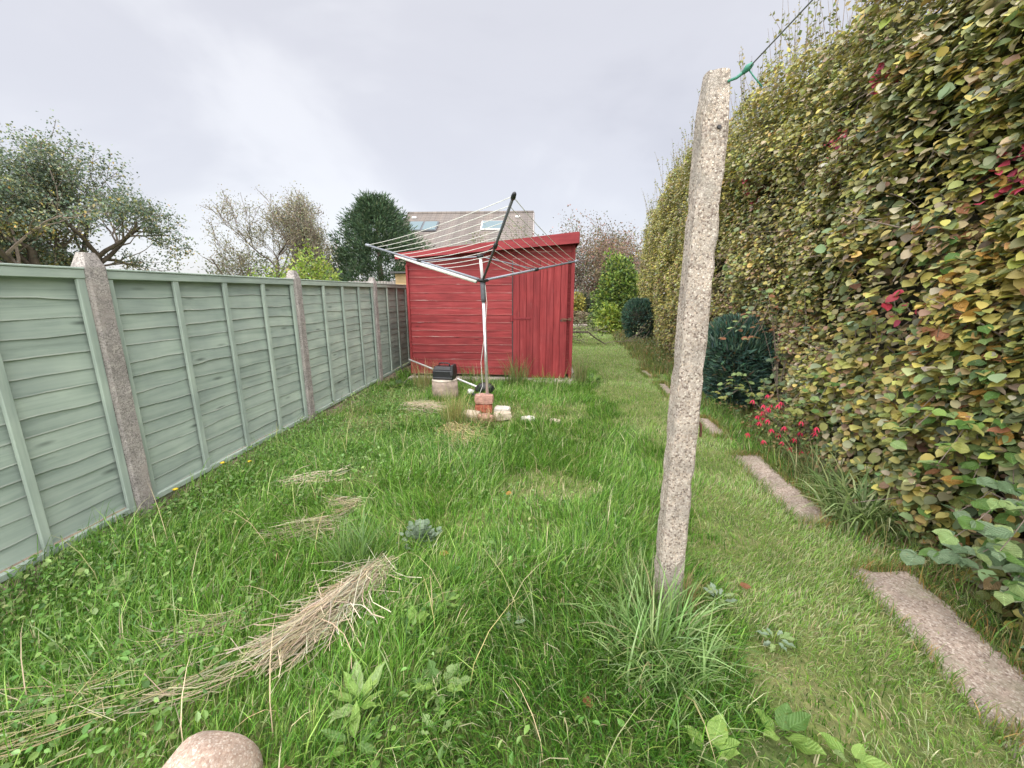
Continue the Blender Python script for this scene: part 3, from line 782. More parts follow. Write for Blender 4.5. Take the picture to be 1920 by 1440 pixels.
# ------------------------------------------------------------------ round stone at the bottom edge
bm = bmesh.new(); bmesh.ops.create_icosphere(bm, subdivisions=4, radius=1)
for v in bm.verts:
    p = v.co.normalized()
    s_ = 1 + .05 * math.sin(p.x * 4 + 1) * math.cos(p.y * 5) + .02 * math.sin(p.z * 9 + p.x * 7)
    v.co = Vector((p.x * .138, p.y * .12, p.z * .14)) * s_
rs = ob_bm('round_stone', bm, M['pinkstone'], None, smooth=True); rs.location = (-.915, .79, .03)
tag(rs, 'rounded pinkish stone at the bottom edge of the picture', 'stone')
rod = tube('iron_rod', [(-.83, .80, .03), (-.72, .85, .04), (-.6, .84, .03), (-.45, .78, .01)], .006, M['rust'], None, 8)
tag(rod, 'rusty thin iron rod beside the rounded pinkish stone', 'rod')

# ================================================================== vegetation
def pts_in(x0, x1, y0, y1, dens):
    n = int((x1 - x0) * (y1 - y0) * dens)
    return rng.uniform(x0, x1, n), rng.uniform(y0, y1, n)
def mown_left(y): return np.interp(y, [0, .9, 2.0, 3.3, 5, 8, 12], [1.12, 1.08, .86, 1.05, .85, .6, .5])
def verge_left(y): return np.interp(y, [0, 2, 4, 6, 9, 14], [1.82, 1.84, 1.88, 1.95, 2.1, 2.2])
def hedge_x(y): return 2.18 + .088 * (np.clip(y, 1, 14) - 2)
def blocked(x, y):
    b = on_slab(x, y, .0) & (rng.random(len(x)) < .996)
    b |= (x > SX0 - .02) & (x < SX1 + .03) & (y > SY - .12) & (y < SY + 2.3)
    b |= np.hypot(x + 1.32, y - 5.28) < .17
    b |= np.hypot((x + .915) / .14, (y - .79) / .12) < 1
    b |= x < -2.56
    b |= (np.abs(x + .62) < .24) & (np.abs(y - 4.42) < .17)
    b |= np.hypot(x - .575, y - 1.64) < .05
    return b
# ------------------------------------------------------------------ lawn grass (uncountable)
GREENS = [(.05, .14, .020), (.11, .26, .032), (.185, .375, .052), (.31, .48, .11), (.36, .45, .20), (.56, .51, .32)]
parts = []
zones = [(-2.55, 2.0, .25, 2.1, 15000, 1.0), (-2.55, 2.0, 2.1, 3.6, 9500, 1.15), (-2.55, 2.2, 3.6, 6.3, 5200, 1.4), (-2.5, 2.4, 6.3, 10, 2600, 1.9), (-.2, 2.9, 10, 17, 1500, 2.8), (-9, 9, 17.5, 26, 260, 5)]
for x0, x1, y0, y1, dens, ws in zones:
    x, y = pts_in(x0, x1, y0, y1, dens)
    # keep what the wide view can see, plus a margin
    vis = (np.abs(x + .077 * y) < 1.40 * y + .45)
    x, y = x[vis], y[vis]
    b = blocked(x, y); x, y = x[~b], y[~b]
    clump = fbm(x * 2.3, y * 2.3, 21, 3); fine = fbm(x * 7, y * 7, 22, 2)
    mown = ((x > mown_left(y) + .55 * (fine - .5) + .5 * (clump - .5) + rng.normal(0, .07, len(x))) & (x < verge_left(y) + .3 * (fine - .5) + rng.normal(0, .08, len(x)))) | (y > 6.6 + 1.5 * (clump - .5))
    nearfence = np.clip((x + 2.55) / .25, 0, 1)
    barep = (fbm(x * 1.1 + 9, y * 1.1, 33, 3) > .66) & (~mown)
    keep = rng.random(len(x)) < np.where(barep, .45, 1) * (.35 + .65 * nearfence) * np.where(mown, 1.0, .9)
    x, y, clump, fine, mown, barep = (q[keep] for q in (x, y, clump, fine, mown, barep))
    n = len(x)
    h = np.where(mown, rng.uniform(.025, .06, n) * (.8 + .5 * clump), rng.uniform(.05, .135, n) * (.35 + 1.35 * clump))
    h = np.where(barep, h * .6, h)
    tall = (rng.random(n) < .05) & ~mown; h = np.where(tall, h * 1.9, h)
    wd = np.where(mown, rng.uniform(.0022, .004, n), rng.uniform(.0026, .0055, n)) * ws
    # blades lean in swathes, so that the turf does not look combed or random
    az = fbm(x * .9, y * .9, 40, 2) * 12 + rng.normal(0, 1.1, n)
    bend = np.clip(rng.normal(np.where(mown, 1.25, 1.2), .5, n), .1, 2.4)
    tone = fbm(x * .8 + 4, y * .8, 50, 3)[:, None]
    wl_ = np.array([.18, .29, .27, .14, .07, .05])[None] * np.ones((n, 1))
    wm_ = np.array([.01, .05, .13, .28, .35, .22])[None] * np.ones((n, 1))
    W_ = np.where(mown[:, None], wm_, wl_)
    W_[:, 0] *= (1.9 - 1.8 * tone[:, 0]).clip(.1); W_[:, 2] *= .4 + 1.3 * tone[:, 0]; W_[:, 3] *= .3 + 1.6 * tone[:, 0]
    W_[:, 5] *= np.where(barep, 5, 1) * (.5 + fine)
    col = pick(GREENS, W_, n, .16)
    parts.append(blades(np.stack([x, y, gz(x, y) - .006], -1), h, wd, az, bend, col, (0, .4, .75, 1.0) if y0 < 6 else (0, .55, 1.0), rng.uniform(-1, 1, n)))
V, P_, c_ = join(parts)
o = ob_np('lawn_grass', V, P_, M['grass'], None, c_); tag(o, 'uneven green lawn grass with a mown strip by the path', 'grass', kind='stuff')
# grass leaning over the edges of the slabs
parts = []
for (wd_, c, d) in SLABS:
    per = int(((d - c) * 2 + wd_ * 2) * 620)
    sx_ = rng.random(per); side = rng.integers(0, 6, per)
    y = np.where(side < 4, c + (d - c) * sx_, np.where(side == 4, c, d)) + rng.normal(0, .02, per)
    a = path_x(y)
    x = np.where(side < 2, a, np.where(side < 4, a + wd_, a + wd_ * sx_)) + rng.normal(0, .018, per)
    dirn = np.where(side < 2, 0, np.where(side < 4, 3.14, np.where(side == 4, 1.57, -1.57))) + rng.normal(0, 1.2, per)
    n = per
    dry = side >= 2
    wts = np.where(dry[:, None], np.array([[.1, .2, .25, .3, .15]]), np.array([[.3, .35, .2, .1, .05]]))
    parts.append(blades(np.stack([x, y, gz(x, y) - .004], -1), rng.uniform(.03, .10, n), rng.uniform(.002, .0042, n) * max(1, c / 3), dirn, np.clip(rng.normal(1.1, .4, n), .1, 2), pick([(.10, .2, .03), (.17, .29, .05), (.22, .28, .08), (.42, .33, .16), (.40, .24, .09)], wts, n), (0, .4, .75, 1.), rng.uniform(-1, 1, n)))
V, P_, c_ = join(parts)
o = ob_np('edge_grass', V, P_, M['grass'], None, c_); tag(o, 'green and straw coloured grass overhanging the slab edges', 'grass', kind='stuff')
# ------------------------------------------------------------------ low broadleaf weeds along the fence (uncountable)
x, y = pts_in(-2.5, .6, .5, 6.0, 4000)
den = fbm(x * 1.4, y * 1.4, 61, 3)
pr = np.interp(x, [-2.5, -2.3, -1.6, -1.0, -.2, .6], [.5, .8, .6, .25, .08, .04]) * (den > .5) * np.interp(y, [.5, 4, 6], [1, .8, .5])
kp = (rng.random(len(x)) < pr) & ~blocked(x, y)
x, y = x[kp], y[kp]; n = len(x)
zz = gz(x, y) + rng.uniform(.02, .10, n) * (.5 + den[kp])
az = rng.uniform(0, 6.28, n)
Dv = np.stack([np.cos(az), np.sin(az), rng.uniform(-.5, 1.1, n)], -1)
Nv = np.stack([rng.normal(0, .7, n), rng.normal(-.1, .7, n), np.ones(n)], -1)
c_ = pick([(.13, .25, .055), (.20, .33, .09), (.09, .19, .045), (.28, .38, .15)], [.38, .32, .2, .10], n)
V, P_, c_ = leaves(np.stack([x, y, zz], -1), Dv, Nv, rng.uniform(.012, .034, n), c_, '8', rng.uniform(.35, .85, n))
o = ob_np('clover_weeds', V, P_, M['leaf'], None, c_); tag(o, 'low broadleaf weeds and clover spreading along the fence', 'weeds', kind='stuff')

# ------------------------------------------------------------------ dry verge grass below the hedge (uncountable)
n = 16000
y = rng.uniform(.6, 14, n) ** 1.0; x = verge_left(y) - .03 + .35 * (vnoise(y * 3, y * 0, 88) - .5) * np.clip(y / 6, .3, 1) + rng.normal(0, .05, n) + rng.random(n) ** 1.2 * (hedge_x(y) - verge_left(y) + .35)
kp = ~on_slab(x, y, .03); x, y = x[kp], y[kp]; n = len(x)
h = rng.uniform(.05, .20, n) * (.5 + fbm(x * 3, y * 3, 71)); far = np.clip(y / 4, 1, 3)
col = pick([(.14, .21, .05), (.22, .27, .08), (.36, .29, .13), (.09, .13, .04), (.27, .2, .11), (.40, .25, .08)], [.27, .25, .17, .18, .09, .04], n)
V, P_, c_ = blades(np.stack([x, y, gz(x, y) - .005], -1), h, rng.uniform(.0025, .006, n) * far, rng.uniform(0, 6.28, n), np.clip(rng.normal(1.0, .45, n), .1, 2.3), col, (0, .4, .75, 1.), rng.uniform(-1, 1, n))
x2, y2 = x[:9000], y[:9000]; n2 = len(x2); az = rng.uniform(0, 6.28, n2)
lv = leaves(np.stack([x2 + .03, y2, gz(x2, y2) + rng.uniform(.01, .16, n2) * (x2 > verge_left(y2) + .1) + .01], -1), np.stack([np.cos(az), np.sin(az), rng.uniform(-.3, .4, n2)], -1), np.stack([rng.normal(-.3, .4, n2), rng.normal(0, .4, n2), np.ones(n2)], -1), rng.uniform(.02, .055, n2), pick([(.11, .17, .06), (.16, .22, .08), (.2, .15, .07), (.28, .2, .1), (.3, .14, .06)], [.35, .25, .2, .15, .05], n2), '4', .9)
V, P_, c_ = join([(V, P_, c_), lv])
o = ob_np('verge_growth', V, P_, M['grass'], None, c_); tag(o, 'dry grass and low weeds between path and hedge foot', 'undergrowth', kind='stuff')

# ------------------------------------------------------------------ arching grass tufts (things)
def tuft(name, loc, n, hmin, hmax, wmin, wmax, spread, cols, wts, label, bend=(1.2, .45), cat='grass tuft', grp=None):
    a = rng.uniform(0, 6.28, n); r_ = rng.random(n) ** .7 * spread
    x = loc[0] + np.cos(a) * r_; y = loc[1] + np.sin(a) * r_
    h = hmin + (hmax - hmin) * rng.random(n) ** 1.5; az = a + rng.normal(0, 1.05, n)
    bd = np.clip(rng.normal(bend[0], bend[1], n), .15, 2.5)
    V, P_, c_ = blades(np.stack([x, y, gz(x, y) - .01], -1), h, rng.uniform(wmin, wmax, n), az, bd, pick(cols, wts, n, .15), (0, .25, .5, .72, .9, 1.0), rng.uniform(-.5, .5, n))
    o = ob_np(name, V, P_, M['grass'], None, c_)
    return tag(o, label, cat, grp)
bl = [(.15, .27, .07), (.23, .37, .12), (.33, .45, .20), (.10, .19, .05), (.45, .40, .22)]
tuft('grass_tuft', (.45, 1.34), 600, .12, .40, .0035, .009, .20, bl, [.3, .33, .2, .12, .05], 'big arching blue green grass tuft at the foot of the line post', (1.55, .6), grp='grass tufts')
tuft('grass_tuft', (.45, 1.62), 150, .15, .33, .0035, .006, .09, [(.2, .3, .1), (.3, .34, .15), (.12, .22, .06)], [1, 1, 1], 'pale leaning grass tuft left of the line post foot', (.9, .35), grp='grass tufts')
tuft('grass_tuft', (.655, 1.62), 110, .10, .24, .003, .005, .05, [(.42, .32, .16), (.34, .28, .12), (.2, .25, .08)], [1, 1, .6], 'dry tan grass tuft right of the line post foot', (.9, .4), grp='grass tufts')
tuft('broad_grass_tuft', (1.98, 2.42), 300, .26, .52, .008, .016, .2, [(.20, .29, .10), (.30, .38, .16), (.40, .46, .24), (.12, .18, .06)], [.3, .35, .2, .15], 'broad bladed pale grass tuft drooping from the hedge foot', (1.9, .4), grp='grass tufts')
tuft('broad_grass_tuft', (2.05, 2.95), 170, .2, .45, .005, .010, .16, [(.16, .23, .09), (.24, .29, .13), (.33, .3, .15)], [.4, .35, .25], 'thinner grass tuft behind the broad bladed one at the hedge foot', (1.2, .4), grp='grass tufts')
tuft('grass_tuft', (-.93, 1.78), 170, .18, .38, .004, .008, .10, [(.14, .25, .07), (.22, .34, .12), (.10, .19, .05)], [1, 1, .6], 'green grass tuft growing behind the large straw bundle', (1.0, .4), grp='grass tufts')
tuft('grass_tuft', (-.95, 4.15), 260, .25, .55, .003, .006, .13, [(.4, .36, .15), (.46, .37, .18), (.26, .32, .1), (.18, .28, .07)], [.35, .3, .2, .15], 'tall yellowing grass tuft left of the dryer foot', (.9, .45), grp='grass tufts')
tuft('grass_tuft', (-1.72, 5.75), 180, .25, .55, .004, .007, .17, [(.4, .34, .18), (.28, .31, .12), (.18, .26, .07)], [.5, .3, .2], 'tall dry grass tuft by the shed corner left of the stump', (.7, .4), grp='grass tufts')
tuft('grass_tuft', (-.42, 6.08), 200, .25, .6, .004, .008, .2, [(.2, .28, .09), (.12, .21, .06), (.4, .34, .18)], [.4, .4, .2], 'tall mixed grass tuft below the shed wall behind the pole', (.7, .4), grp='grass tufts')
tuft('grass_tuft', (.56, 6.1), 140, .25, .62, .004, .008, .1, [(.36, .3, .17), (.2, .25, .09), (.14, .22, .07)], [.5, .3, .2], 'dry stalky grass tuft at the right corner of the shed', (.5, .35), grp='grass tufts')
tuft('grass_tuft', (-.62, 4.13), 200, .12, .34, .003, .006, .2, [(.42, .35, .18), (.32, .27, .15), (.2, .25, .08)], [.5, .3, .2], 'brown dry grass tuft in front of the dryer stones', (1.3, .45), grp='grass tufts')
tuft('grass_tuft', (-1.05, 6.1), 190, .15, .42, .004, .008, .25, [(.2, .29, .08), (.13, .23, .06), (.42, .36, .2)], [.4, .4, .25], 'rough grass tuft at the shed foot between stump and pole', (.8, .4), grp='grass tufts')
tuft('grass_tuft', (.12, 5.85), 240, .08, .22, .004, .008, .32, [(.2, .30, .08), (.13, .24, .06), (.34, .34, .16)], [.4, .4, .2], 'low rough grass tuft below the shed door', (1.0, .4), grp='grass tufts')
# ------------------------------------------------------------------ straw bundles (cut dry grass)
def straw(name, a, b, n, wid, length, label, hgt=.05, curl=.35, cols=None):
    a = np.array(a, float); b = np.array(b, float); ax = b - a; La = np.linalg.norm(ax); ax /= La; sd = np.array((-ax[1], ax[0]))
    lines = []; colr = []
    for i in range(n):
        l_ = length * rng.uniform(.3, 1.1); t0 = rng.uniform(-.08, 1.0 - .7 * l_ / (La + .01)); off = rng.normal(0, wid)
        p = a + ax * La * t0 + sd * off
        ang = rng.normal(0, curl * (.35 if rng.random() < .75 else 1.8)); d_ = ax * math.cos(ang) + sd * math.sin(ang)
        z0 = max(.025, .046 + hgt * rng.random() * math.exp(-(off / wid) ** 2 * .5))
        kk = rng.normal(0, .45 if rng.random() < .8 else 1.4); pts = []
        for s_ in np.linspace(0, 1, 5):
            q = p + d_ * l_ * s_ + np.array((-d_[1], d_[0])) * kk * l_ * (s_ - .5) ** 2
            zz_ = z0 + .012 * math.sin(s_ * 3.1 + i) + .02 * rng.random() * (s_ > .8)
            pts.append((q[0], q[1], gzf(*q) + zz_))
        lines.append((pts, rng.uniform(.0010, .0019)))
    V, F = tube_np(lines, 3)
    c = np.repeat(pick(cols or [(.58, .50, .36), (.66, .58, .43), (.50, .42, .29), (.42, .38, .22)], [.4, .3, .2, .1][:len(cols) if cols else 4], n), 15, axis=0)
    o = ob_np(name, V, F, M['straw'], None, c)
    return tag(o, label, 'straw', 'heaps of dry straw')
straw('straw_bundle', (-.77, 1.74), (-1.0, 1.18), 640, .036, .30, 'thick bundle of pale straw lying in the left foreground', .085, .38, [(.62, .54, .40), (.70, .62, .48), (.54, .45, .32)])
straw('straw_bundle', (-.98, 1.2), (-1.35, 1.0), 34, .04, .42, 'thin straw stems trailing from the thick bundle to the left', .03, .2)
straw('straw_bundle', (-1.15, 2.15), (-1.5, 1.88), 90, .06, .32, 'loose straw heap beyond the thick bundle, nearer the fence', .05, .45)
straw('straw_bundle', (-1.18, 2.36), (-1.3, 2.25), 90, .06, .16, 'small straw wisp left of the grey leaved shrub', .05, .8)
straw('straw_bundle', (-1.22, 1.42), (-1.5, 1.2), 55, .05, .25, 'small flat straw patch left of the thick bundle', .03, .5)
straw('straw_bundle', (-.92, 3.95), (-.62, 3.4), 260, .11, .3, 'tangled golden straw heap in front of the dryer foot', .06, .7, [(.55, .43, .22), (.6, .5, .28), (.42, .34, .16)])
straw('straw_bundle', (-1.65, 4.7), (-1.15, 4.5), 150, .07, .35, 'straw strip in the grass left of the dryer, below the stump', .05, .35)
straw('straw_bundle', (-1.9, 2.55), (-1.5, 2.7), 50, .05, .35, 'few straw stems in the weeds between fence and straw heap', .04, .3)
straw('straw_bundle', (-1.4, 1.0), (-1.95, .72), 60, .12, .6, 'long straw stems fanned out at the lower left corner', .05, .25, [(.55, .48, .28), (.62, .54, .36), (.42, .42, .2)])
# single long stems scattered over the lawn
n = 230
x = rng.uniform(-2.3, .5, n); y = rng.uniform(.8, 5.6, n); az = rng.uniform(0, 6.28, n)
V, P_, c_ = blades(np.stack([x, y, gz(x, y) + .02], -1), rng.uniform(.2, .5, n), np.full(n, .0032), az, rng.uniform(1.2, 1.9, n), pick([(.46, .39, .2), (.36, .36, .15), (.52, .43, .26)], [1, 1, 1], n), (0, .25, .5, .75, 1.), None)
o = ob_np('loose_stems', V, P_, M['straw'], None, c_); tag(o, 'single dry stems scattered over the lawn', 'stems', kind='stuff')

# ------------------------------------------------------------------ single leaf meshes for parts
def big_leaf(name, mat, kind='oval'):
    n = 9; V = []; F = []
    for i in range(n):
        t = i / (n - 1)
        if kind == 'dock': wv = .17 * math.sin(math.pi * t ** .8) ** .8 * (1 + .18 * math.sin(t * 26))
        elif kind == 'round': wv = .48 * math.sin(math.pi * min(1, t * .97 + .03)) ** .62 * (1 + .05 * math.sin(t * 30))
        elif kind == 'lobed': wv = .18 * math.sin(math.pi * t ** 1.15) ** .8 * (1 + .45 * math.sin(t * 34))
        else: wv = .34 * math.sin(math.pi * t ** .85) ** .8 * (1 + .05 * math.sin(t * 30))
        wv = max(wv, .006); z_ = -.22 * t * t + .05 * math.sin(t * 9)
        V += [(-wv, t, z_ + .18 * wv), (-wv * .5, t, z_ + .03 * wv), (0, t, z_ - .03), (wv * .5, t, z_ + .03 * wv), (wv, t, z_ + .18 * wv)]
    for i in range(n - 1):
        for q in range(4): F.append((i * 5 + q, i * 5 + q + 1, (i + 1) * 5 + q + 1, (i + 1) * 5 + q))
    return mesh_np(name, V, [np.array(F)], mat, smooth=True)
LM = {
 'lime': leafcol('lime_leaf', (.25, .38, .09)), 'green': leafcol('green_leaf', (.12, .22, .055)), 'pale': leafcol('pale_leaf', (.30, .40, .16)),
 'grey': leafcol('grey_leaf', (.24, .31, .22), .1, .7), 'dark': leafcol('dark_leaf', (.075, .13, .045)), 'olive': leafcol('olive_leaf', (.17, .19, .055)),
 'gold': leafcol('gold_leaf', (.42, .34, .08)), 'amber': leafcol('amber_leaf', (.50, .27, .07)), 'rust': leafcol('rust_leaf', (.28, .12, .06)),
 'red': leafcol('red_leaf', (.36, .03, .05)), 'tan': leafcol('tan_leaf', (.34, .23, .12)), 'bramble': leafcol('bramble_leaf', (.16, .23, .13), .15, .45),
 'brambley': leafcol('yellowing_bramble_leaf', (.33, .34, .10), .2, .45)}
LG = {}
def lg(kind, col):
    if (kind, col) not in LG: LG[(kind, col)] = big_leaf('leaf', LM[col], kind)
    return LG[(kind, col)]
def orient(d, nrm):
    d = Vector(d).normalized(); nrm = Vector(nrm); x = d.cross(nrm)
    if x.length < 1e-4: x = Vector((1, 0, 0))
    x.normalize(); z_ = x.cross(d)
    return Matrix((x, d, z_)).transposed()
def put_leaf(parent, kind, col, p, d, nrm, size):
    o = bpy.data.objects.new('leaf', lg(kind, col))
    m = Matrix.Translation(p) @ orient(d, nrm).to_4x4() @ Matrix.Scale(size, 4)
    o.matrix_basis = m
    return link(o, parent)
def rosette(name, loc, n, size, kind, cols, label, cat='weed', grp=None, lift=.45, spread=.02):
    t = empty(name, (loc[0], loc[1], gzf(*loc[:2]))); tag(t, label, cat, grp)
    for i in range(n):
        a = i * 2.4 + rnd.uniform(-.3, .3); up = rnd.uniform(lift * .5, lift * 1.6)
        d = (math.cos(a), math.sin(a), up)
        put_leaf(t, kind, rnd.choice(cols), (math.cos(a) * spread, math.sin(a) * spread, .02 + rnd.uniform(0, .04)), d, (-math.cos(a) * up, -math.sin(a) * up, 1), size * .52 * rnd.uniform(.6, 1.15))
    return t
wg = 'broadleaf weeds in the lawn'
rosette('dock_weed', (-.60, 1.06), 13, .20, 'dock', ['lime', 'pale', 'lime'], 'pale green dock rosette in the lawn right of the straw bundle', grp=wg, lift=.7)
rosette('dock_weed', (-.56, .93), 8, .17, 'dock', ['lime', 'green'], 'small dock rosette at the bottom edge below the larger one', grp=wg, lift=.6)
rosette('dandelion_weed', (-.34, 1.14), 18, .17, 'lobed', ['pale', 'lime', 'green'], 'large lobed dandelion rosette in the centre foreground', grp=wg, lift=.5)
rosette('dandelion_weed', (-.31, .97), 7, .11, 'lobed', ['pale'], 'small dandelion below the large lobed rosette', grp=wg, lift=.5)
rosette('dandelion_weed', (-.42, 1.53), 16, .13, 'lobed', ['green', 'lime'], 'leafy dandelion between the grey shrub and the large rosette', grp=wg, lift=.6)
rosette('dock_weed', (-.52, 1.40), 7, .13, 'oval', ['lime', 'green'], 'upright oval leaved weed right of the straw bundle', grp=wg, lift=1.2)
rosette('dandelion_weed', (-.12, 1.42), 10, .10, 'lobed', ['pale', 'grey'], 'pale dandelion at the centre of the near lawn', grp=wg, lift=.5)
rosette('broad_dock_weed', (.77, 1.07), 6, .17, 'oval', ['lime', 'green'], 'broad leaved dock right of the blue green grass tuft', grp=wg, lift=1.0)
rosette('broad_dock_weed', (.52, .99), 6, .16, 'oval', ['green', 'lime'], 'broad leaved dock at the bottom edge below the grass tuft', grp=wg, lift=.9)
rosette('broad_dock_weed', (.93, 1.0), 6, .13, 'oval', ['lime', 'pale'], 'broad leaved dock in the bottom edge, right of the others', grp=wg, lift=.8)
rosette('yarrow_weed', (.80, 1.62), 16, .11, 'lobed', ['grey', 'pale'], 'grey green ferny weed right of the line post', grp=wg, lift=.35)
rosette('yarrow_weed', (.93, 1.42), 16, .10, 'lobed', ['pale', 'grey'], 'pale ferny weed at the edge of the mown strip', grp=wg, lift=.35)
rosette('dandelion_weed', (-1.55, 2.9), 12, .14, 'dock', ['green', 'lime'], 'dandelion rosette in the lawn left of the straw wisp', grp=wg, lift=.6)
rosette('dock_weed', (-2.25, 1.75), 12, .20, 'dock', ['green', 'grey', 'lime'], 'long leaved dock at the foot of the nearest fence panel', grp=wg, lift=.5)
rosette('dock_weed', (-1.95, 1.45), 12, .17, 'oval', ['pale', 'lime'], 'broad pale weed below the nearest fence panel', grp=wg, lift=.6)
rosette('dock_weed', (-2.1, 3.25), 9, .2, 'dock', ['green'], 'dock weed by the fence panel between the first two posts', grp=wg, lift=1.0)
rosette('nettle_weed', (-2.15, 5.75), 26, .16, 'oval', ['green', 'dark'], 'dark leafy weed clump at the foot of the far fence panel', grp=wg, lift=.9, spread=.12)
rosette('nettle_weed', (.72, 6.3), 30, .17, 'oval', ['green', 'lime'], 'leafy weed clump by the right corner of the shed', grp=wg, lift=1.2, spread=.14)
# grey-leaved shrub
gs = empty('grey_shrub', (-.66, 1.98, gzf(-.66, 1.98))); tag(gs, 'small round grey green shrub in the middle of the near lawn', 'shrub')
for i in range(150):
    a = rnd.uniform(0, 6.28); el = rnd.uniform(.05, 1.4); r_ = .03 + .08 * rnd.random()
    d = Vector((math.cos(a) * math.cos(el), math.sin(a) * math.cos(el), math.sin(el)))
    put_leaf(gs, 'round', 'grey', d * r_ + Vector((0, 0, .02)), d + Vector((0, 0, .3)), Vector((-d.x, -d.y, 1.2)), rnd.uniform(.018, .036))
# dandelion flowers by the fence
for i, (x, y, h) in enumerate([(-2.36, 2.62, .16), (-2.28, 2.78, .10), (-2.42, 2.28, .13)]):
    t = empty('dandelion_flower', (x, y, gzf(x, y))); tag(t, ['tall yellow flower right of the nearest fence post', 'lower yellow flower beyond the taller one at the fence', 'yellow flower right at the foot of the nearest fence post'][i], 'flower', 'yellow flowers by the fence')
    tube('stem', [(0, 0, 0), (.01, 0, h * .5), (.015, .01, h)], .0018, LM['green'], t, 5)
    lathe('flower_head', [(.004, 0), (.014, .005), (.017, .010), (.006, .014)], simple('yellow_petal', (.7, .5, .03), .6, .1), t, 10, .1, (.015, .01, h - .002))
# fallen leaves
for i, (x, y, cname, lab) in enumerate([(-.53, 1.87, 'amber', 'orange fallen leaf beside the grey green shrub'), (.18, 1.1, 'rust', 'brown fallen leaf left of the blue green grass tuft'), (-.2, 2.55, 'amber', 'tan fallen leaf on the lawn beyond the grey green shrub'), (.93, 1.72, 'rust', 'brown fallen leaf on the mown strip right of the line post')]):
    t = empty('fallen_leaf', (x, y, gzf(x, y) + .045)); tag(t, lab, 'fallen leaf', 'fallen leaves')
    put_leaf(t, 'oval', cname, (0, 0, 0), (math.cos(i * 2), math.sin(i * 2), .15), (.2, -.3, 1), .05)

# ------------------------------------------------------------------ tall hedge
hd = empty('tall_hedge', (2.6, 5, 0)); tag(hd, 'tall yellowing beech hedge along the right side of the garden', 'hedge')
def H(o): o.parent = hd; o.matrix_parent_inverse = Matrix.Translation((-2.6, -5, 0)); return o
def hedge_top(y): return np.interp(y, [-.5, 2, 3.5, 6, 9, 12, 14.3], [3.2, 3.3, 3.42, 3.82, 4.0, 4.05, 3.85]) + .55 * (fbm(np.asarray(y, float) * 1.1, np.asarray(y, float) * 0 + 4, 66, 3) - .45)
def hedge_face(y, z):
    """x of the leafy face: bulges and hollows"""
    top = hedge_top(y)
    x = hedge_x(y) + .42 * (fbm(y * .9, z * .9, 81, 3) - .5) + .26 * (fbm(y * 3, z * 3, 82, 2) - .5)
    x = x + .42 * np.exp(-((y - 5.2) / .75) ** 2 - (z / 1.0) ** 4) + .3 * np.exp(-((y - 12.4) / .8) ** 2 - (z / 1.1) ** 4)
    zr = z / top
    x = x + .55 * np.clip(zr - .72, 0, 1) ** 1.3 * 1.6 + .20 * np.clip(.25 - zr, 0, 1)
    return x
# solid hull for the dense twigs, inner shade put into its dark colour
ys = np.linspace(-.6, 14.2, 80); zs = np.linspace(0, 1, 26)
YY, ZZ = np.meshgrid(ys, zs, indexing='ij'); ZA = ZZ * (hedge_top(YY) - .25)
XX = hedge_face(YY, ZA) + .30 + .12 * fbm(YY * 5, ZA * 5, 84)
CV = np.stack([XX.ravel(), YY.ravel(), ZA.ravel()], -1)
i0 = (np.arange(79)[:, None] * 26 + np.arange(25)[None]).ravel()
CV2 = CV.copy(); CV2[:, 0] = 4.2
nC = len(CV)
fr_ = np.stack([i0, i0 + 26, i0 + 27, i0 + 1], -1)[:, ::-1]
topi = np.arange(79) * 26 + 25
tf = np.stack([topi, topi + 26, topi + 26 + nC, topi + nC], -1)
ej = 79 * 26 + np.arange(25); ef = np.stack([ej, ej + 1, ej + 1 + nC, ej + nC], -1)
M['core'] = simple('hedge_shaded_core', (.045, .042, .03), .95, .5, 30, bumps=.8)  # dark colour stands for the shade among the inner twigs
H(ob_np('shaded_twig_core', np.concatenate([CV, CV2]), [fr_, tf, ef], M['core']))
PAL = [(.47, .42, .125), (.36, .355, .125), (.25, .265, .105), (.155, .185, .085), (.085, .105, .06), (.45, .32, .12), (.30, .20, .125), (.45, .39, .26), (.37, .38, .25), (.42, .06, .10)]
def hedge_cols(y, z, n):
    zr = z / hedge_top(y)
    big = fbm(y * .55 + 3, z * .55, 91, 3); med = fbm(y * 1.7, z * 1.7, 92, 3); br = fbm(y * 1.1 + 7, z * 1.3, 93, 3)
    Wt = np.zeros((n, 10))
    nearw = np.clip((3.4 - y) / 1.8, 0, 1) * .8          # darker ivy-like growth nearest the camera
    Wt[:, 0] = .20 + .5 * (big > .5) * (1 - nearw); Wt[:, 1] = .42; Wt[:, 2] = .18 + .22 * nearw
    Wt[:, 3] = .11 + .34 * nearw; Wt[:, 4] = .06 + .26 * nearw * (big < .55)
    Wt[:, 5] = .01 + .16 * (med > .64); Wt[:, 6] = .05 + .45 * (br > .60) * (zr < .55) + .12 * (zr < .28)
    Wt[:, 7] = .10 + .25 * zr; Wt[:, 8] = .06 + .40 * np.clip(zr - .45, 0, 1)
    for (ry, rz, rr) in ((3.38, 2.79, .10), (3.9, 2.56, .10), (3.95, 2.42, .09), (2.28, 1.93, .12), (2.6, 1.25, .10), (4.5, .9, .12), (5.6, 2.6, .12), (7.2, 3.2, .14)):
        m = np.hypot(y - ry, z - rz) < rr * (1 + .5 * rng.random(n)); Wt[m, 9] = .9
    for (ry, rz, rr) in ((2.57, 2.52, .13), (2.11, 1.47, .16), (2.21, 1.30, .2), (2.5, .95, .2), (3.0, 1.6, .15)):
        m = np.hypot(y - ry, z - rz) < rr * (.7 + .6 * rng.random(n)); Wt[m, 5] += .7; Wt[m, 0] += .9
    return pick(PAL, Wt, n, .22)
hparts = []; big_info = None
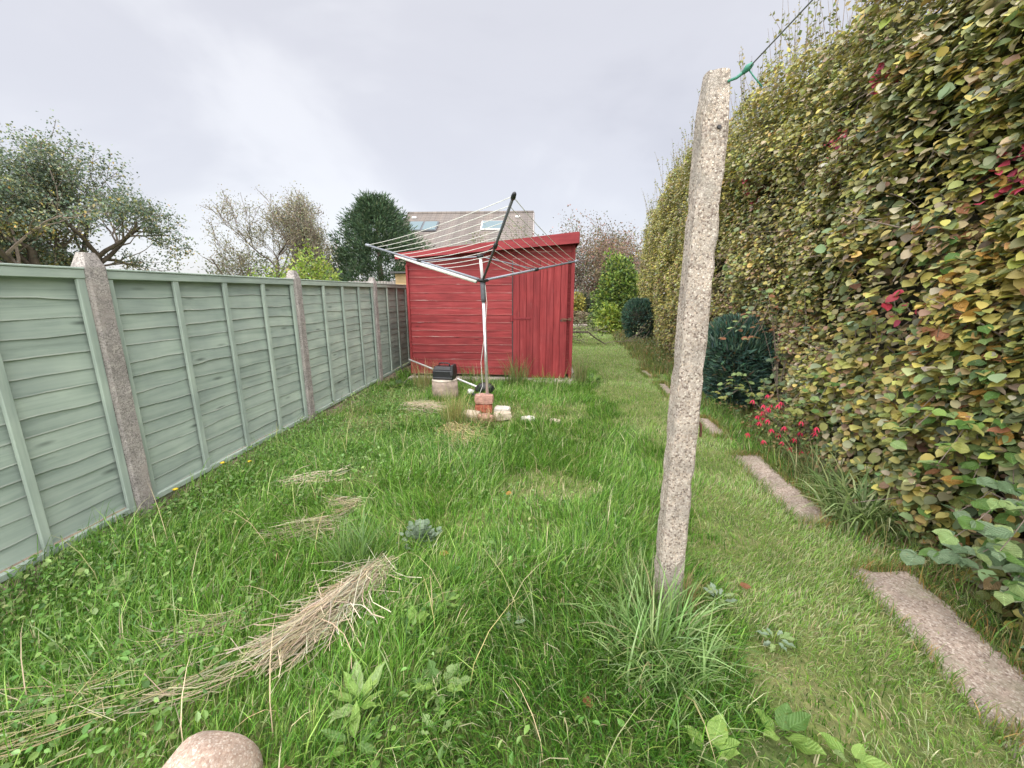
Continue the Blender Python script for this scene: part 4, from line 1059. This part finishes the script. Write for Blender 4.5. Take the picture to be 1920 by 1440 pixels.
for y0, y1, dens, smin, smax, tm in ((-.4, 3.4, 5600, .024, .076, 'r'), (3.4, 6.2, 5600, .020, .060, 'r'), (6.2, 14.3, 3200, .034, .075, '4')):
    ym = (y0 + y1) / 2; n = int((y1 - y0) * 3.9 * dens)
    y = rng.uniform(y0, y1, n); z = rng.uniform(.0, 1, n) ** .92 * (hedge_top(y) + .08)
    dep = rng.random(n) ** 1.5 * .40 - .07
    hole = fbm(y * 2.2, z * 2.8, 95, 3)
    kp = (rng.random(n) < np.where(hole < .44, .20, 1.0)); y, z, dep = y[kp], z[kp], dep[kp]; n = len(y)
    x = hedge_face(y, z) + dep
    Nv = np.stack([-.42 + rng.normal(0, .30, n), rng.normal(-.10, .30, n), .85 + rng.normal(0, .28, n)], -1)
    Dv = np.stack([-.55 + rng.normal(0, .4, n), rng.normal(-.15, .8, n), -.38 + rng.normal(0, .28, n)], -1)
    S_ = smin + (smax - smin) * rng.random(n) ** 1.6
    col = hedge_cols(y, z, n)
    Pp = np.stack([x, y, z], -1)
    if y0 < 0:   # the 300 leaves that show largest become objects of their own
        v = Pp - np.array((0, 0, CAM_H)); fwd = np.array((-math.sin(R(4.4)) * .976, math.cos(R(4.4)) * .976, -.22)); rt = np.array((math.cos(R(4.4)), math.sin(R(4.4)), 0))
        df = v @ fwd; sx_ = (v @ rt) / df; upv = np.cross(rt, fwd); sy_ = (v @ upv) / df
        ok = (df > .5) & (np.abs(sx_) < 1.24) & (np.abs(sy_) < .92) & (dep < .06)
        sc_ = np.where(ok, S_ / np.linalg.norm(v, axis=1), 0); idx = np.argsort(-sc_)[:300]
        big_info = (Pp[idx], Dv[idx], Nv[idx], S_[idx], col[idx])
        m = np.ones(n, bool); m[idx] = False
        Pp, Dv, Nv, S_, col = Pp[m], Dv[m], Nv[m], S_[m], col[m]
    hparts.append(leaves(Pp, Dv, Nv, S_, col, tm, rng.uniform(.8, 1.15, len(Pp))))
# the far end and top of the hedge
n = 9000
y = np.where(rng.random(n) < .75, rng.uniform(1.5, 14.2, n), 14.2 + rng.normal(0, .1, n)); xt = rng.uniform(0, 1, n)
zt = np.where(y > 14, rng.uniform(0, 1, n) * 3.9, hedge_top(y) - .1 + rng.normal(0, .12, n) + .2 * fbm(y * 2, xt * 3, 96))
x = hedge_face(y, zt) + .1 + xt * 1.3
hparts.append(leaves(np.stack([x, y, zt], -1), rng.normal(0, 1, (n, 3)), np.stack([rng.normal(-.3, .5, n), rng.normal(-.2, .5, n), np.ones(n)], -1), rng.uniform(.04, .075, n), hedge_cols(y, zt, n), '4', .9))
# larger pale bramble-like leaves climbing over the near face
n = 620
y = rng.uniform(.8, 6.5, n); z = rng.random(n) ** 1.3 * 3.2; m = fbm(y * 1.6 + 2, z * 1.6, 140, 2) > .5; y, z = y[m], z[m]; n = len(y)
x = hedge_face(y, z) - rng.uniform(0, .09, n)
hparts.append(leaves(np.stack([x, y, z], -1), np.stack([rng.normal(-.5, .4, n), rng.normal(-.1, .7, n), rng.normal(-.3, .4, n)], -1), np.stack([rng.normal(-.6, .3, n), rng.normal(-.1, .3, n), rng.normal(.7, .3, n)], -1), rng.uniform(.045, .08, n), pick([(.30, .36, .20), (.28, .36, .19), (.2, .28, .13), (.42, .44, .2)], [1, 1, .7, .6], n), 'r', rng.uniform(.9, 1.2, n)))
# upright shoots along the top
twl = []; sp, sd_, ss, scol = [], [], [], []
for i in range(430):
    y = rng.uniform(2.0, 14.2); zb = float(hedge_top(np.array(y))) - .15; xb = float(hedge_face(np.array([y]), np.array([zb]))[0]) + rng.uniform(-.05, .6)
    L = rng.uniform(.2, .8) ** 1.1 * (1.2 if y > 4 else .9); dx, dy = rng.normal(-.12, .16), rng.normal(0, .18)
    pts = [(xb + dx * L * s_ ** 1.3, y + dy * L * s_, zb + L * s_) for s_ in np.linspace(0, 1, 5)]
    twl.append((pts, np.linspace(.004, .0015, 5)))
    for s_ in rng.uniform(.15, 1, rng.integers(7, 18)):
        sp.append((xb + dx * L * s_ ** 1.3, y + dy * L * s_, zb + L * s_)); sd_.append(rng.normal(0, 1, 3) + (0, 0, .5)); ss.append(rng.uniform(.025, .055)); scol.append((y, min(zb, 3.4)))
sp = np.array(sp); scol = np.array(scol)
cs_ = pick([(.30, .30, .12), (.2, .22, .09), (.36, .30, .14), (.13, .15, .07)], [1, 1, .7, .7], len(sp))
hparts.append(leaves(sp, np.array(sd_), rng.normal(0, 1, (len(sp), 3)) + (0, 0, .6), np.array(ss), cs_, '4', .75))
V, P_, c_ = join(hparts)
o = H(ob_np('foliage', V, P_, M['leaf'], None, c_, smooth=True)); o['kind'] = 'stuff'
# twigs showing on the face
for i in range(900):
    y = rng.uniform(1.0, 9); z = rng.uniform(.1, 3.2); L = rng.uniform(.15, .5); d_ = rng.normal(0, 1, 3) * (.25, 1, .8); d_ /= np.linalg.norm(d_)
    xb = float(hedge_face(np.array([y]), np.array([z]))[0]) + rng.uniform(-.02, .12)
    p0 = np.array((xb, y, z)); k_ = rng.normal(0, .12, 3)
    twl.append(([p0 + d_ * L * s_ + k_ * s_ * s_ * L + (0, 0, 0) for s_ in np.linspace(0, 1, 4)], np.linspace(.0045, .0015, 4)))
V, F = tube_np(twl, 4); o = H(ob_np('twigs', V, F, M['twig'])); o['kind'] = 'stuff'
# palette names for the single leaves: nearest colour
PN = {'gold': PAL[0], 'olive': PAL[2], 'green': PAL[3], 'dark': PAL[4], 'amber': PAL[5], 'rust': PAL[6], 'tan': PAL[7], 'pale': PAL[8], 'red': PAL[9]}
pk = list(PN); pv = np.array([PN[q] for q in pk])
BP, BD, BN, BS, BC = big_info
for i in range(len(BP)):
    cname = pk[int(np.argmin(((pv - BC[i]) ** 2).sum(1)))]
    o = put_leaf(hd, 'oval', cname, BP[i], BD[i], BN[i], float(BS[i]) * 1.05); o.matrix_parent_inverse = Matrix.Translation((-2.6, -5, 0))

# ------------------------------------------------------------------ brambles and plants in front of the hedge
def bramble(name, loc, canes, label, cols, size=.07, grp='brambles at the hedge foot', reach=.5, aim=-1.6):
    t = empty(name, (loc[0], loc[1], 0)); tag(t, label, 'bramble', grp)
    lines = []
    for c in range(canes):
        a = aim + rnd.uniform(-1.3, 1.3) - 1.0; L = reach * rnd.uniform(.6, 1.2); hh = rnd.uniform(.10, .4) + loc[2]
        pts = []
        for s_ in np.linspace(0, 1, 7):
            pts.append((math.cos(a) * L * s_, math.sin(a) * L * s_, hh * math.sin(min(1, s_ * 1.1) * 2.4) * 1.0 + .02 + loc[2] * .5))
        lines.append((pts, np.linspace(.003, .0015, 7)))
        for q in range(1, 7):
            p = Vector(pts[q]); base = rnd.uniform(0, 6.28)
            for w_ in range(3):
                da = base + (w_ - 1) * 1.15
                d = Vector((math.cos(da) - .25, math.sin(da), rnd.uniform(-.25, .2)))
                put_leaf(t, 'oval' if rnd.random() < .6 else 'round', rnd.choice(cols), p + Vector((0, 0, .01)), d, Vector((rnd.uniform(-.8, .2), rnd.uniform(-.6, .4), 1)), size * .85 * rnd.uniform(.7, 1.2))
    V, F = tube_np(lines, 5); ob_np('cane', V, F, M['twig'], t)
    return t
bramble('bramble_plant', (2.08, 1.62, .12), 7, 'grey green bramble leaves at the right edge by the nearest slab', ['bramble', 'bramble', 'pale', 'green'], .085, reach=.42)
bramble('bramble_plant', (2.0, 1.15, .05), 6, 'dark bramble leaves in the lower right corner', ['bramble', 'dark', 'bramble'], .09, reach=.38)
bramble('bramble_plant', (2.22, 2.05, .35), 6, 'large round green bramble leaves above the broad grass tuft', ['pale', 'green', 'brambley', 'lime'], .085, reach=.35)
bramble('bramble_plant', (2.32, 3.2, .25), 7, 'yellowish bramble between the fuchsia and the broad grass tuft', ['pale', 'brambley', 'green'], .075, reach=.4)
bramble('bramble_plant', (2.35, 4.45, .15), 7, 'bramble in front of the near clipped conifer', ['bramble', 'brambley', 'pale'], .07, reach=.42)
bramble('bramble_plant', (2.38, 4.2, .7), 8, 'bramble canes arching over the near clipped conifer', ['pale', 'tan', 'bramble', 'rust'], .065, reach=.55)
# fuchsia
fu = empty('fuchsia_bush', (2.20, 3.55, 0)); tag(fu, 'low bush with hanging bright red flowers at the hedge foot', 'fuchsia')
n = 1100; a = rng.uniform(0, 6.28, n); r_ = rng.random(n) ** .6
P0 = np.stack([np.cos(a) * r_ * .30, np.sin(a) * r_ * .5, .06 + rng.random(n) * .42 * (1.1 - r_ * .6)], -1)
V, P_, c_ = leaves(P0, rng.normal(0, 1, (n, 3)) + (-.2, 0, -.2), rng.normal(0, .5, (n, 3)) + (-.3, -.2, 1), rng.uniform(.022, .045, n), pick([(.11, .18, .05), (.17, .22, .07), (.28, .24, .1), (.2, .13, .08)], [.4, .3, .2, .1], n), '4', .8)
o = ob_np('leaves', V, P_, M['leaf'], fu, c_); o['kind'] = 'stuff'
lines = []
for i in range(30):
    a = rnd.uniform(0, 6.28); L = rnd.uniform(.2, .5)
    lines.append(([(0, rnd.uniform(-.1, .1), 0), (math.cos(a) * L * .3, math.sin(a) * L * .4, .25), (math.cos(a) * L * .6, math.sin(a) * L * .9, .38)], [.003, .002, .0012]))
V, F = tube_np(lines, 4); ob_np('stems', V, F, M['twig'], fu)
M['fuchsia'] = simple('fuchsia_red', (.62, .03, .09), .5, .25, 30)
FV = []; FF = []
for q in range(6):
    a = q / 6 * 6.28; ca, sa = math.cos(a), math.sin(a); b0 = len(FV)
    FV += [(0, 0, 0), (ca * .012 - sa * .005, sa * .012 + ca * .005, -.012), (ca * .012 + sa * .005, sa * .012 - ca * .005, -.012), (ca * .022, sa * .022, -.036)]
    FF += [(b0, b0 + 1, b0 + 3, b0 + 2)]
fm = mesh_np('flower', FV, [np.array(FF)], M['fuchsia'])
for i in range(34):
    a = rnd.uniform(1.6, 5.2); o = ob_me('flower', fm, fu, (math.cos(a) * rnd.uniform(.12, .34), math.sin(a) * .5 * rnd.random() ** .5, rnd.uniform(.12, .45)), (rnd.uniform(-.4, .4), rnd.uniform(-.4, .4), rnd.uniform(0, 3)), (1.25,) * 3)
# clipped conifers
def clipped(name, loc, rx, ry, h, n, label, cols, flare=.25):
    t = empty(name, loc); tag(t, label, 'conifer', 'clipped dark conifers')
    a = rng.uniform(0, 6.28, n); top = rng.random(n) < .28
    zz = np.where(top, h * (.86 + .16 * rng.random(n)), rng.random(n) * h)
    prof = (1 - flare * (1 - zz / h) ** 2 * 1.6) * np.sqrt(np.clip(1 - np.clip((zz / h - .62) / .42, 0, 1) ** 2, .05, 1))
    rr = np.where(top, np.sqrt(rng.random(n)), 1 - .22 * rng.random(n) ** 2) * prof
    lump = .70 + .60 * fbm(np.cos(a) * 5 + 5, zz * 7 + np.sin(a) * 5, 101, 3)
    Pp = np.stack([np.cos(a) * rr * rx * lump, np.sin(a) * rr * ry * lump, zz], -1)
    out = np.stack([np.cos(a), np.sin(a), np.where(zz > h * .7, 1.6, .45)], -1) + rng.normal(0, .42, (n, 3))
    V, P_, c_ = leaves(Pp, out, rng.normal(0, 1, (n, 3)), rng.uniform(.04, .12, n), pick(cols, [.4, .35, .25, .04], n, .3), 'n', .26)
    o = ob_np('foliage', V, P_, M['needle'], t, c_); o['kind'] = 'stuff'
    bm = bmesh.new(); bmesh.ops.create_icosphere(bm, subdivisions=3, radius=1)
    for v in bm.verts: v.co = Vector((v.co.x * rx * .66, v.co.y * ry * .66, h * .5 + v.co.z * h * .38))
    ob_bm('shaded_inner_hull', bm, M['core'], t)  # solid hull for the inner branches, shade painted in by its dark colour
    tube('trunk', [(0, 0, -.05), (0, 0, .3)], .04, M['bark'], t, 8)
CC = [(.045, .095, .075), (.08, .15, .11), (.13, .21, .15), (.24, .18, .10)]
clipped('clipped_conifer', (2.40, 5.2, 0), .41, .42, 1.02, 26000, 'near clipped dark green conifer bush in front of the hedge', CC)
clipped('clipped_conifer', (2.78, 12.4, .05), .46, .5, 1.08, 12000, 'far clipped dark conifer bush at the end of the hedge', CC)

# ------------------------------------------------------------------ trees beyond
def grow(p, d, L, r_, lev, maxlev, lines, tips, pr):
    n = 5; pts = [np.array(p, float)]; d = np.array(d, float)
    for i in range(n):
        d = d + rng.normal(0, pr['wob'], 3) + np.array((0, 0, pr['up'] * (1 if lev else .3)))
        d /= np.linalg.norm(d); q = pts[-1] + d * L / n
        if 'env' in pr and lev and (((q - pr['env'][0]) / pr['env'][1]) ** 2).sum() > rng.uniform(.6, 1.3): break
        pts.append(q)
    if len(pts) < n + 1:
        if len(pts) > 1: lines.append((pts, np.linspace(r_ * .8, r_ * .3, len(pts)))); tips.extend(pts[1:])
        return
    rads = np.linspace(r_, r_ * .5, n + 1); lines.append((pts, rads))
    if lev >= maxlev:
        tips.extend(pts[1:]); return
    k_ = pr['kids'][lev]
    for c in range(k_):
        f = rng.uniform(.3, 1) if c else 1.0
        i = min(n - 1, int(f * n)); q = pts[i] + (pts[i + 1] - pts[i]) * (f * n - i if f < 1 else 1)
        a = rng.normal(0, 1, 3); a -= a @ d * d; a /= np.linalg.norm(a)
        nd_ = d * math.cos(pr['ang']) + a * math.sin(pr['ang'])
        grow(q, nd_, L * pr['ratio'] * rng.uniform(.7, 1.2), rads[i] * .62, lev + 1, maxlev, lines, tips, pr)
def tree(name, base, trunks, L, r_, maxlev, pr, nleaf, lsize, cols, wts, label, cat='tree', grp=None, lean=(0, 0), cluster=.12, tmpl='4', env=None, region=None):
    t = empty(name, base); tag(t, label, cat, grp)
    lines, tips = [], []
    if env is not None: pr = dict(pr, env=(np.array(env[0]), np.array(env[1])))
    for k_ in range(trunks):
        a = k_ / max(1, trunks) * 6.28 + rng.uniform(0, 1); s_ = .0 if trunks == 1 else .45
        grow((0, 0, -.1), (math.cos(a) * s_ + lean[0], math.sin(a) * s_ + lean[1], 1), L, r_, 0, maxlev, lines, tips, pr)
    trunk = [l for l in lines if l[1][0] > r_ * .3]; rest = [l for l in lines if l[1][0] <= r_ * .3]
    V, F = tube_np(trunk, 7); ob_np('trunk', V, F, M['bark'], t, smooth=True)
    if rest:
        V, F = tube_np([(p, np.maximum(q, pr.get('minr', .006))) for p, q in rest], 4); ob_np('branches', V, F, M['twig'], t)['kind'] = 'stuff'
    tips = np.array(tips); idx = rng.integers(0, len(tips), nleaf)
    Pp = tips[idx] + rng.normal(0, cluster, (nleaf, 3))
    wv = np.ones((nleaf, 1)) * np.array(wts)[None]
    if region is not None: wv = wv * region(Pp)
    c = pick(cols, wv, nleaf, .2)
    V, P_, c_ = leaves(Pp, rng.normal(0, 1, (nleaf, 3)) + (0, 0, -.3), rng.normal(0, .6, (nleaf, 3)) + (0, -.3, .9), lsize * rng.uniform(.6, 1.3, nleaf), c, tmpl, .8)
    o = ob_np('crown', V, P_, M['leaf'], t, c_); o['kind'] = 'stuff'
    return t
pr1 = dict(wob=.16, up=.05, kids=[5, 5, 4, 3], ang=.75, ratio=.68)
tree('garden_tree', (-12.8, 9.7, 0), 4, 2.75, .16, 4, pr1, 60000, .07, [(.15, .20, .15), (.21, .25, .17), (.33, .33, .15), (.52, .40, .13), (.11, .15, .13)], [.32, .3, .18, .06, .14], 'large leafy tree turning yellow at the left edge behind the fence', env=((-.3, 0, 2.8), (4.1, 3.4, 3.2)), region=lambda p: np.where((p[:, 2:3] + .25 * p[:, 0:1] < 3.2) & (fbm(p[:, 0] * .9, p[:, 2] * .9, 7)[:, None] > .45), np.array([[.6, 1, 3.4, 4.5, .3]]), np.array([[1.2, 1, .6, .3, 1.2]])))
pr2 = dict(wob=.20, up=.10, kids=[5, 5, 4, 4], ang=.58, ratio=.66, minr=.008)
tree('bare_tree', (-10.9, 16, 0), 6, 2.5, .10, 4, pr2, 20000, .06, [(.26, .26, .19), (.31, .29, .2), (.36, .31, .18), (.2, .21, .16)], [1, 1, .6, .8], 'half bare twiggy tree behind the middle of the fence', env=((.1, 0, 3.2), (2.8, 2.2, 2.65)))
pr3 = dict(wob=.2, up=.04, kids=[6, 5, 4], ang=.7, ratio=.66, minr=.008)
tree('bare_tree', (2.2, 22, 0), 3, 2.6, .1, 3, pr3, 12000, .10, [(.15, .13, .10), (.22, .16, .13), (.12, .14, .08), (.27, .15, .13)], [1, 1, .8, .6], 'half bare grey brown tree just right of the shed, far off', cluster=.28)
tree('bare_tree', (3.7, 21, 0), 3, 2.2, .1, 3, pr3, 14000, .10, [(.22, .15, .12), (.3, .17, .13), (.16, .14, .09), (.24, .2, .12)], [1, .8, .7, .6], 'reddish brown half bare tree between the shed and the hedge end', cluster=.3)
tree('bare_tree', (1.2, 24, 0), 3, 2.2, .1, 3, pr3, 9000, .10, [(.15, .14, .11), (.2, .17, .13), (.14, .16, .09)], [1, 1, .8], 'distant half bare tree hidden behind the shed roof end', cluster=.28)
tree('small_tree', (-.45, 11.5, 0), 2, 1.9, .05, 3, dict(wob=.2, up=.08, kids=[5, 4, 4], ang=.6, ratio=.62, minr=.005), 1900, .055, [(.2, .24, .13), (.24, .24, .12), (.12, .15, .07)], [1, .8, .8], 'thin leafed small tree rising behind the shed roof', cluster=.12)
# conifer
cf = empty('conifer_tree', (-7.6, 19, 0)); tag(cf, 'dense dark green conifer tree left of the shed roof', 'tree')
n0 = 560; cl = []
for i in range(n0):
    zf = rng.random() ** .8; a = rng.uniform(0, 6.28)
    rad = (2.25 * (1 - zf ** 1.9) ** .75 * (.62 + .38 * min(1, zf * 4 + .35)) + .1) * (.60 + .75 * float(vnoise(np.array([a * 2.3]), np.array([zf * 5]), 8)[0]))
    f = rng.random() ** .45
    cl.append((math.cos(a) * rad * f, math.sin(a) * rad * f, .5 + zf * 4.75, a))
cl = np.array(cl); m = 70
Pp = np.repeat(cl[:, :3], m, axis=0); out = np.repeat(np.stack([np.cos(cl[:, 3]), np.sin(cl[:, 3]), np.full(n0, .9)], -1), m, axis=0) + rng.normal(0, .55, (n0 * m, 3))
Pp = Pp + unit(out) * rng.random((n0 * m, 1)) * .5 + rng.normal(0, .07, (n0 * m, 3))
V, P_, c_ = leaves(Pp, out, rng.normal(0, 1, (n0 * m, 3)), rng.uniform(.09, .2, n0 * m), pick([(.04, .075, .045), (.065, .11, .06), (.09, .145, .075), (.12, .16, .09)], [.25, .35, .27, .13], n0 * m), 'n', .3)
o = ob_np('crown', V, P_, M['needle'], cf, c_); o['kind'] = 'stuff'
tube('trunk', [(0, 0, -.1), (.05, 0, 2), (0, 0, 4.6)], [.16, .12, .03], M['bark'], cf, 9)
# leafy bushes: ellipsoid shells of many leaves with lumps
def bush(name, loc, rx, ry, h, n, size, cols, wts, label, cat='bush', grp=None, tmpl='4', seed=0, topcol=None):
    t = empty(name, loc); tag(t, label, cat, grp)
    u_ = rng.normal(0, 1, (n, 3)); u_ = unit(u_); u_[:, 2] = np.abs(u_[:, 2]) * 1.0
    lump = .72 + .5 * fbm(np.arctan2(u_[:, 1], u_[:, 0]) * 1.6 + seed, u_[:, 2] * 3.5 + seed, 120 + seed, 3)
    f = (rng.random(n) ** .35) * lump
    Pp = np.stack([u_[:, 0] * rx, u_[:, 1] * ry, u_[:, 2] * h], -1) * f[:, None]
    wv = np.ones((n, 1)) * np.array(wts)[None]
    if topcol is not None: wv = np.where((Pp[:, 2:3] > .6 * h), wv * np.array(topcol)[None], wv)
    V, P_, c_ = leaves(Pp, u_ + rng.normal(0, .6, (n, 3)) + (0, 0, -.2), u_ * .7 + rng.normal(0, .4, (n, 3)) + (0, -.1, .6), size * rng.uniform(.6, 1.3, n), pick(cols, wv, n, .2), tmpl, .85)
    o = ob_np('foliage', V, P_, M['leaf'], t, c_); o['kind'] = 'stuff'
    lines = []
    for i in range(12):
        a = i * .52; e_ = rng.uniform(.3, .7)
        lines.append(([(0, 0, -.05), (math.cos(a) * rx * .25, math.sin(a) * ry * .25, h * .35), (math.cos(a) * rx * e_, math.sin(a) * ry * e_, h * .65)], [.025, .015, .006]))
    V, F = tube_np(lines, 5); ob_np('stems', V, F, M['bark'], t)
    return t
YG = [(.30, .38, .08), (.20, .30, .06), (.12, .2, .05), (.07, .12, .04), (.38, .36, .12)]
bush('laurel_bush', (-6.25, 11, 0), 1.0, 1.0, 2.6, 9000, .085, YG, [.25, .35, .25, .1, .05], 'rounded bright green bush behind the second fence post', topcol=[2.5, 1, .4, .3, 2], seed=1)
bush('laurel_bush', (-8.0, 11.6, 0), 1.25, 1.0, 2.15, 9000, .08, YG, [.35, .3, .15, .08, .12], 'yellow green bush left of the rounded bright green bush', seed=2)
bush('laurel_bush', (-10.4, 12.5, 0), 1.1, .9, 1.95, 4000, .08, [(.3, .27, .12), (.24, .24, .1), (.16, .19, .08)], [1, 1, 1], 'dull yellowish bush low behind the fence, left of the others', seed=3)
bush('spindle_bush', (2.75, 15.8, 0), 1.0, 1.0, 2.75, 11000, .11, [(.30, .38, .09), (.18, .27, .06), (.09, .15, .05), (.05, .09, .04)], [.34, .3, .22, .14], 'bright yellow green bush where the hedge ends', seed=4)
bush('spindle_bush', (2.35, 14.6, 0), .5, .5, .95, 3500, .10, [(.36, .42, .08), (.24, .34, .06), (.12, .2, .05)], [.5, .35, .15], 'small lime green bush in front of the yellow green one', seed=5)
bush('dark_bush', (1.95, 19.0, 0), .9, .7, 1.35, 6000, .09, [(.05, .065, .04), (.09, .1, .06), (.14, .13, .08)], [1, .8, .5], 'dark bush at the far end of the lawn right of the shed', seed=6)
bush('yellow_bush', (1.35, 18.6, .6), .55, .45, .75, 2200, .10, [(.42, .36, .08), (.3, .3, .08), (.2, .22, .07)], [1, .8, .5], 'small yellowing bush at the far end beside the shed edge', seed=7)
bush('brown_bush', (1.4, 18.0, 0), 1.5, .5, .55, 3500, .09, [(.24, .19, .13), (.3, .23, .16), (.16, .16, .08)], [1, .7, .6], 'low brown dead growth along the far edging', seed=8)
for i, (x, y, h_, sc_) in enumerate([(-16, 30, 5, 3.4), (9, 34, 6, 4), (-24, 32, 4.5, 4), (4.5, 30, 4.2, 3)]):
    bush('distant_tree', (x, y, .2), sc_, 2, h_, 5000, .2, [(.12, .14, .09), (.17, .17, .1), (.09, .11, .07)], [1, .8, .6], ['distant tree beyond the half bare tree on the left', 'distant tree behind the far hedge end', 'distant tree far left behind the large leafy tree', 'distant tree beyond the reddish half bare tree'][i], 'tree', 'distant trees', seed=20 + i)

# ------------------------------------------------------------------ house roof beyond
hs = empty('tiled_house', (-4.7, 27, 0), R(1.5)); tag(hs, 'house with a brown tiled roof and skylights behind the shed', 'house')
RL, RW, RZ, EZ = 7.95, 4.2, 6.2, 3.55
box('wall', (0, 0, EZ / 2), (RL - .5, RW * 2 - .9, EZ), M['render'], hs, .01)
sl_ang = math.atan2(RZ - EZ, RW); slen = math.hypot(RZ - EZ, RW)
roof = empty('roof', (0, 0, 0)); roof.parent = hs
ncs = 20
for sgn in (-1, 1):
    for i in range(ncs):
        s0 = slen * i / ncs; s1 = slen * (i + 1) / ncs + .06
        bm = bmesh.new(); add_box(bm, (0, 0, 0), (RL, s1 - s0, .03))
        o = ob_bm('tile_course', bm, M['tile'], roof)
        mid = (s0 + s1) / 2
        o.location = (0, sgn * (mid * math.cos(sl_ang)), RZ - mid * math.sin(sl_ang) + .02)
        o.rotation_euler = (-sgn * (sl_ang - R(3)), 0, 0)
tube('ridge', [(-RL / 2, 0, RZ + .03), (RL / 2, 0, RZ + .03)], .11, M['tile'], roof, 10)
for sx in (-1, 1):
    V = [(sx * (RL / 2 - .3), -RW + .3, EZ - .1), (sx * (RL / 2 - .3), RW - .3, EZ - .1), (sx * (RL / 2 - .3), 0, RZ - .1), (sx * (RL / 2 - .2), -RW + .3, EZ - .1), (sx * (RL / 2 - .2), RW - .3, EZ - .1), (sx * (RL / 2 - .2), 0, RZ - .1)]
    ob_np('gable', V, [np.array([(0, 1, 2), (5, 4, 3)]), np.array([(0, 3, 4, 1), (1, 4, 5, 2), (2, 5, 3, 0)])], M['render'], hs)
    tube('verge', [(sx * RL / 2, -RW, EZ), (sx * RL / 2, 0, RZ + .02)], .05, M['greywood'], roof, 6)
def on_roof(name, x, s, wx, ws, mat, lift, parent, th=.05):
    bm = bmesh.new(); add_box(bm, (0, 0, 0), (wx, ws, th)); o = ob_bm(name, bm, mat, parent, bevel=.005)
    o.location = (x, -s * math.cos(sl_ang) - lift * math.sin(sl_ang), RZ - s * math.sin(sl_ang) + lift * math.cos(sl_ang)); o.rotation_euler = (sl_ang, 0, 0); return o
for (x, w_, s, hgt) in ((-3.05, .82, 2.0, 1.15), (-2.17, .82, 2.0, 1.15), (1.55, 1.25, 1.95, 1.05)):
    t = empty('skylight'); t.parent = roof
    on_roof('frame', x, s, w_ + .1, hgt + .1, M['frame_white'] if x > 0 else M['darkgrey'], .09, t, .07); on_roof('pane', x, s, w_ - .06, hgt - .06, M['glass'], .14, t, .02)
for x in (-3.4, 3.0): on_roof('vent', x, .75, .28, .12, M['frame_white'], .09, roof, .08)

# ------------------------------------------------------------------ yellow cabin, grey fence, pole behind the garden fence
cb = empty('yellow_cabin', (-3.7, 13.8, 0)); tag(cb, 'small yellow timber cabin between green fence and red shed', 'cabin')
for i in range(14):
    o = box('board', (0, 0, 0), (2.0, .02, .142), M['yellowwood'], cb, .004); o.location = (0, -.82, .07 + i * .139); o.rotation_euler = (R(3), 0, 0)
box('carcass', (0, 0, .97), (1.96, 1.6, 1.92), M['yellowwood'], cb)
box('roof', (0, -.03, 1.985), (2.2, 1.95, .05), M['felt'], cb)
gf = empty('grey_picket_fence', (-5.9, 13.6, 0)); tag(gf, 'low grey weathered picket fence glimpsed behind the far green panel', 'fence')
for i in range(26): o = box('picket', (0, 0, 0), (.085, .018, 1.72 + rnd.uniform(-.03, .03)), M['greywood'], gf, .003); o.location = (-1.3 + i * .1, 0, .88)
box('rail', (0, .03, 1.5), (2.65, .04, .08), M['greywood'], gf); box('rail', (0, .03, .4), (2.65, .04, .08), M['greywood'], gf)
box('rail', (0, .03, .9), (2.65, .039, .07), M['greywood'], gf)
tp = tube('wooden_pole', [(-10.1, 20, -.1), (-10.08, 20, 3.9)], [.07, .055], M['greywood'], None, 8); tag(tp, 'thin wooden pole between the bare tree and the conifer', 'pole')
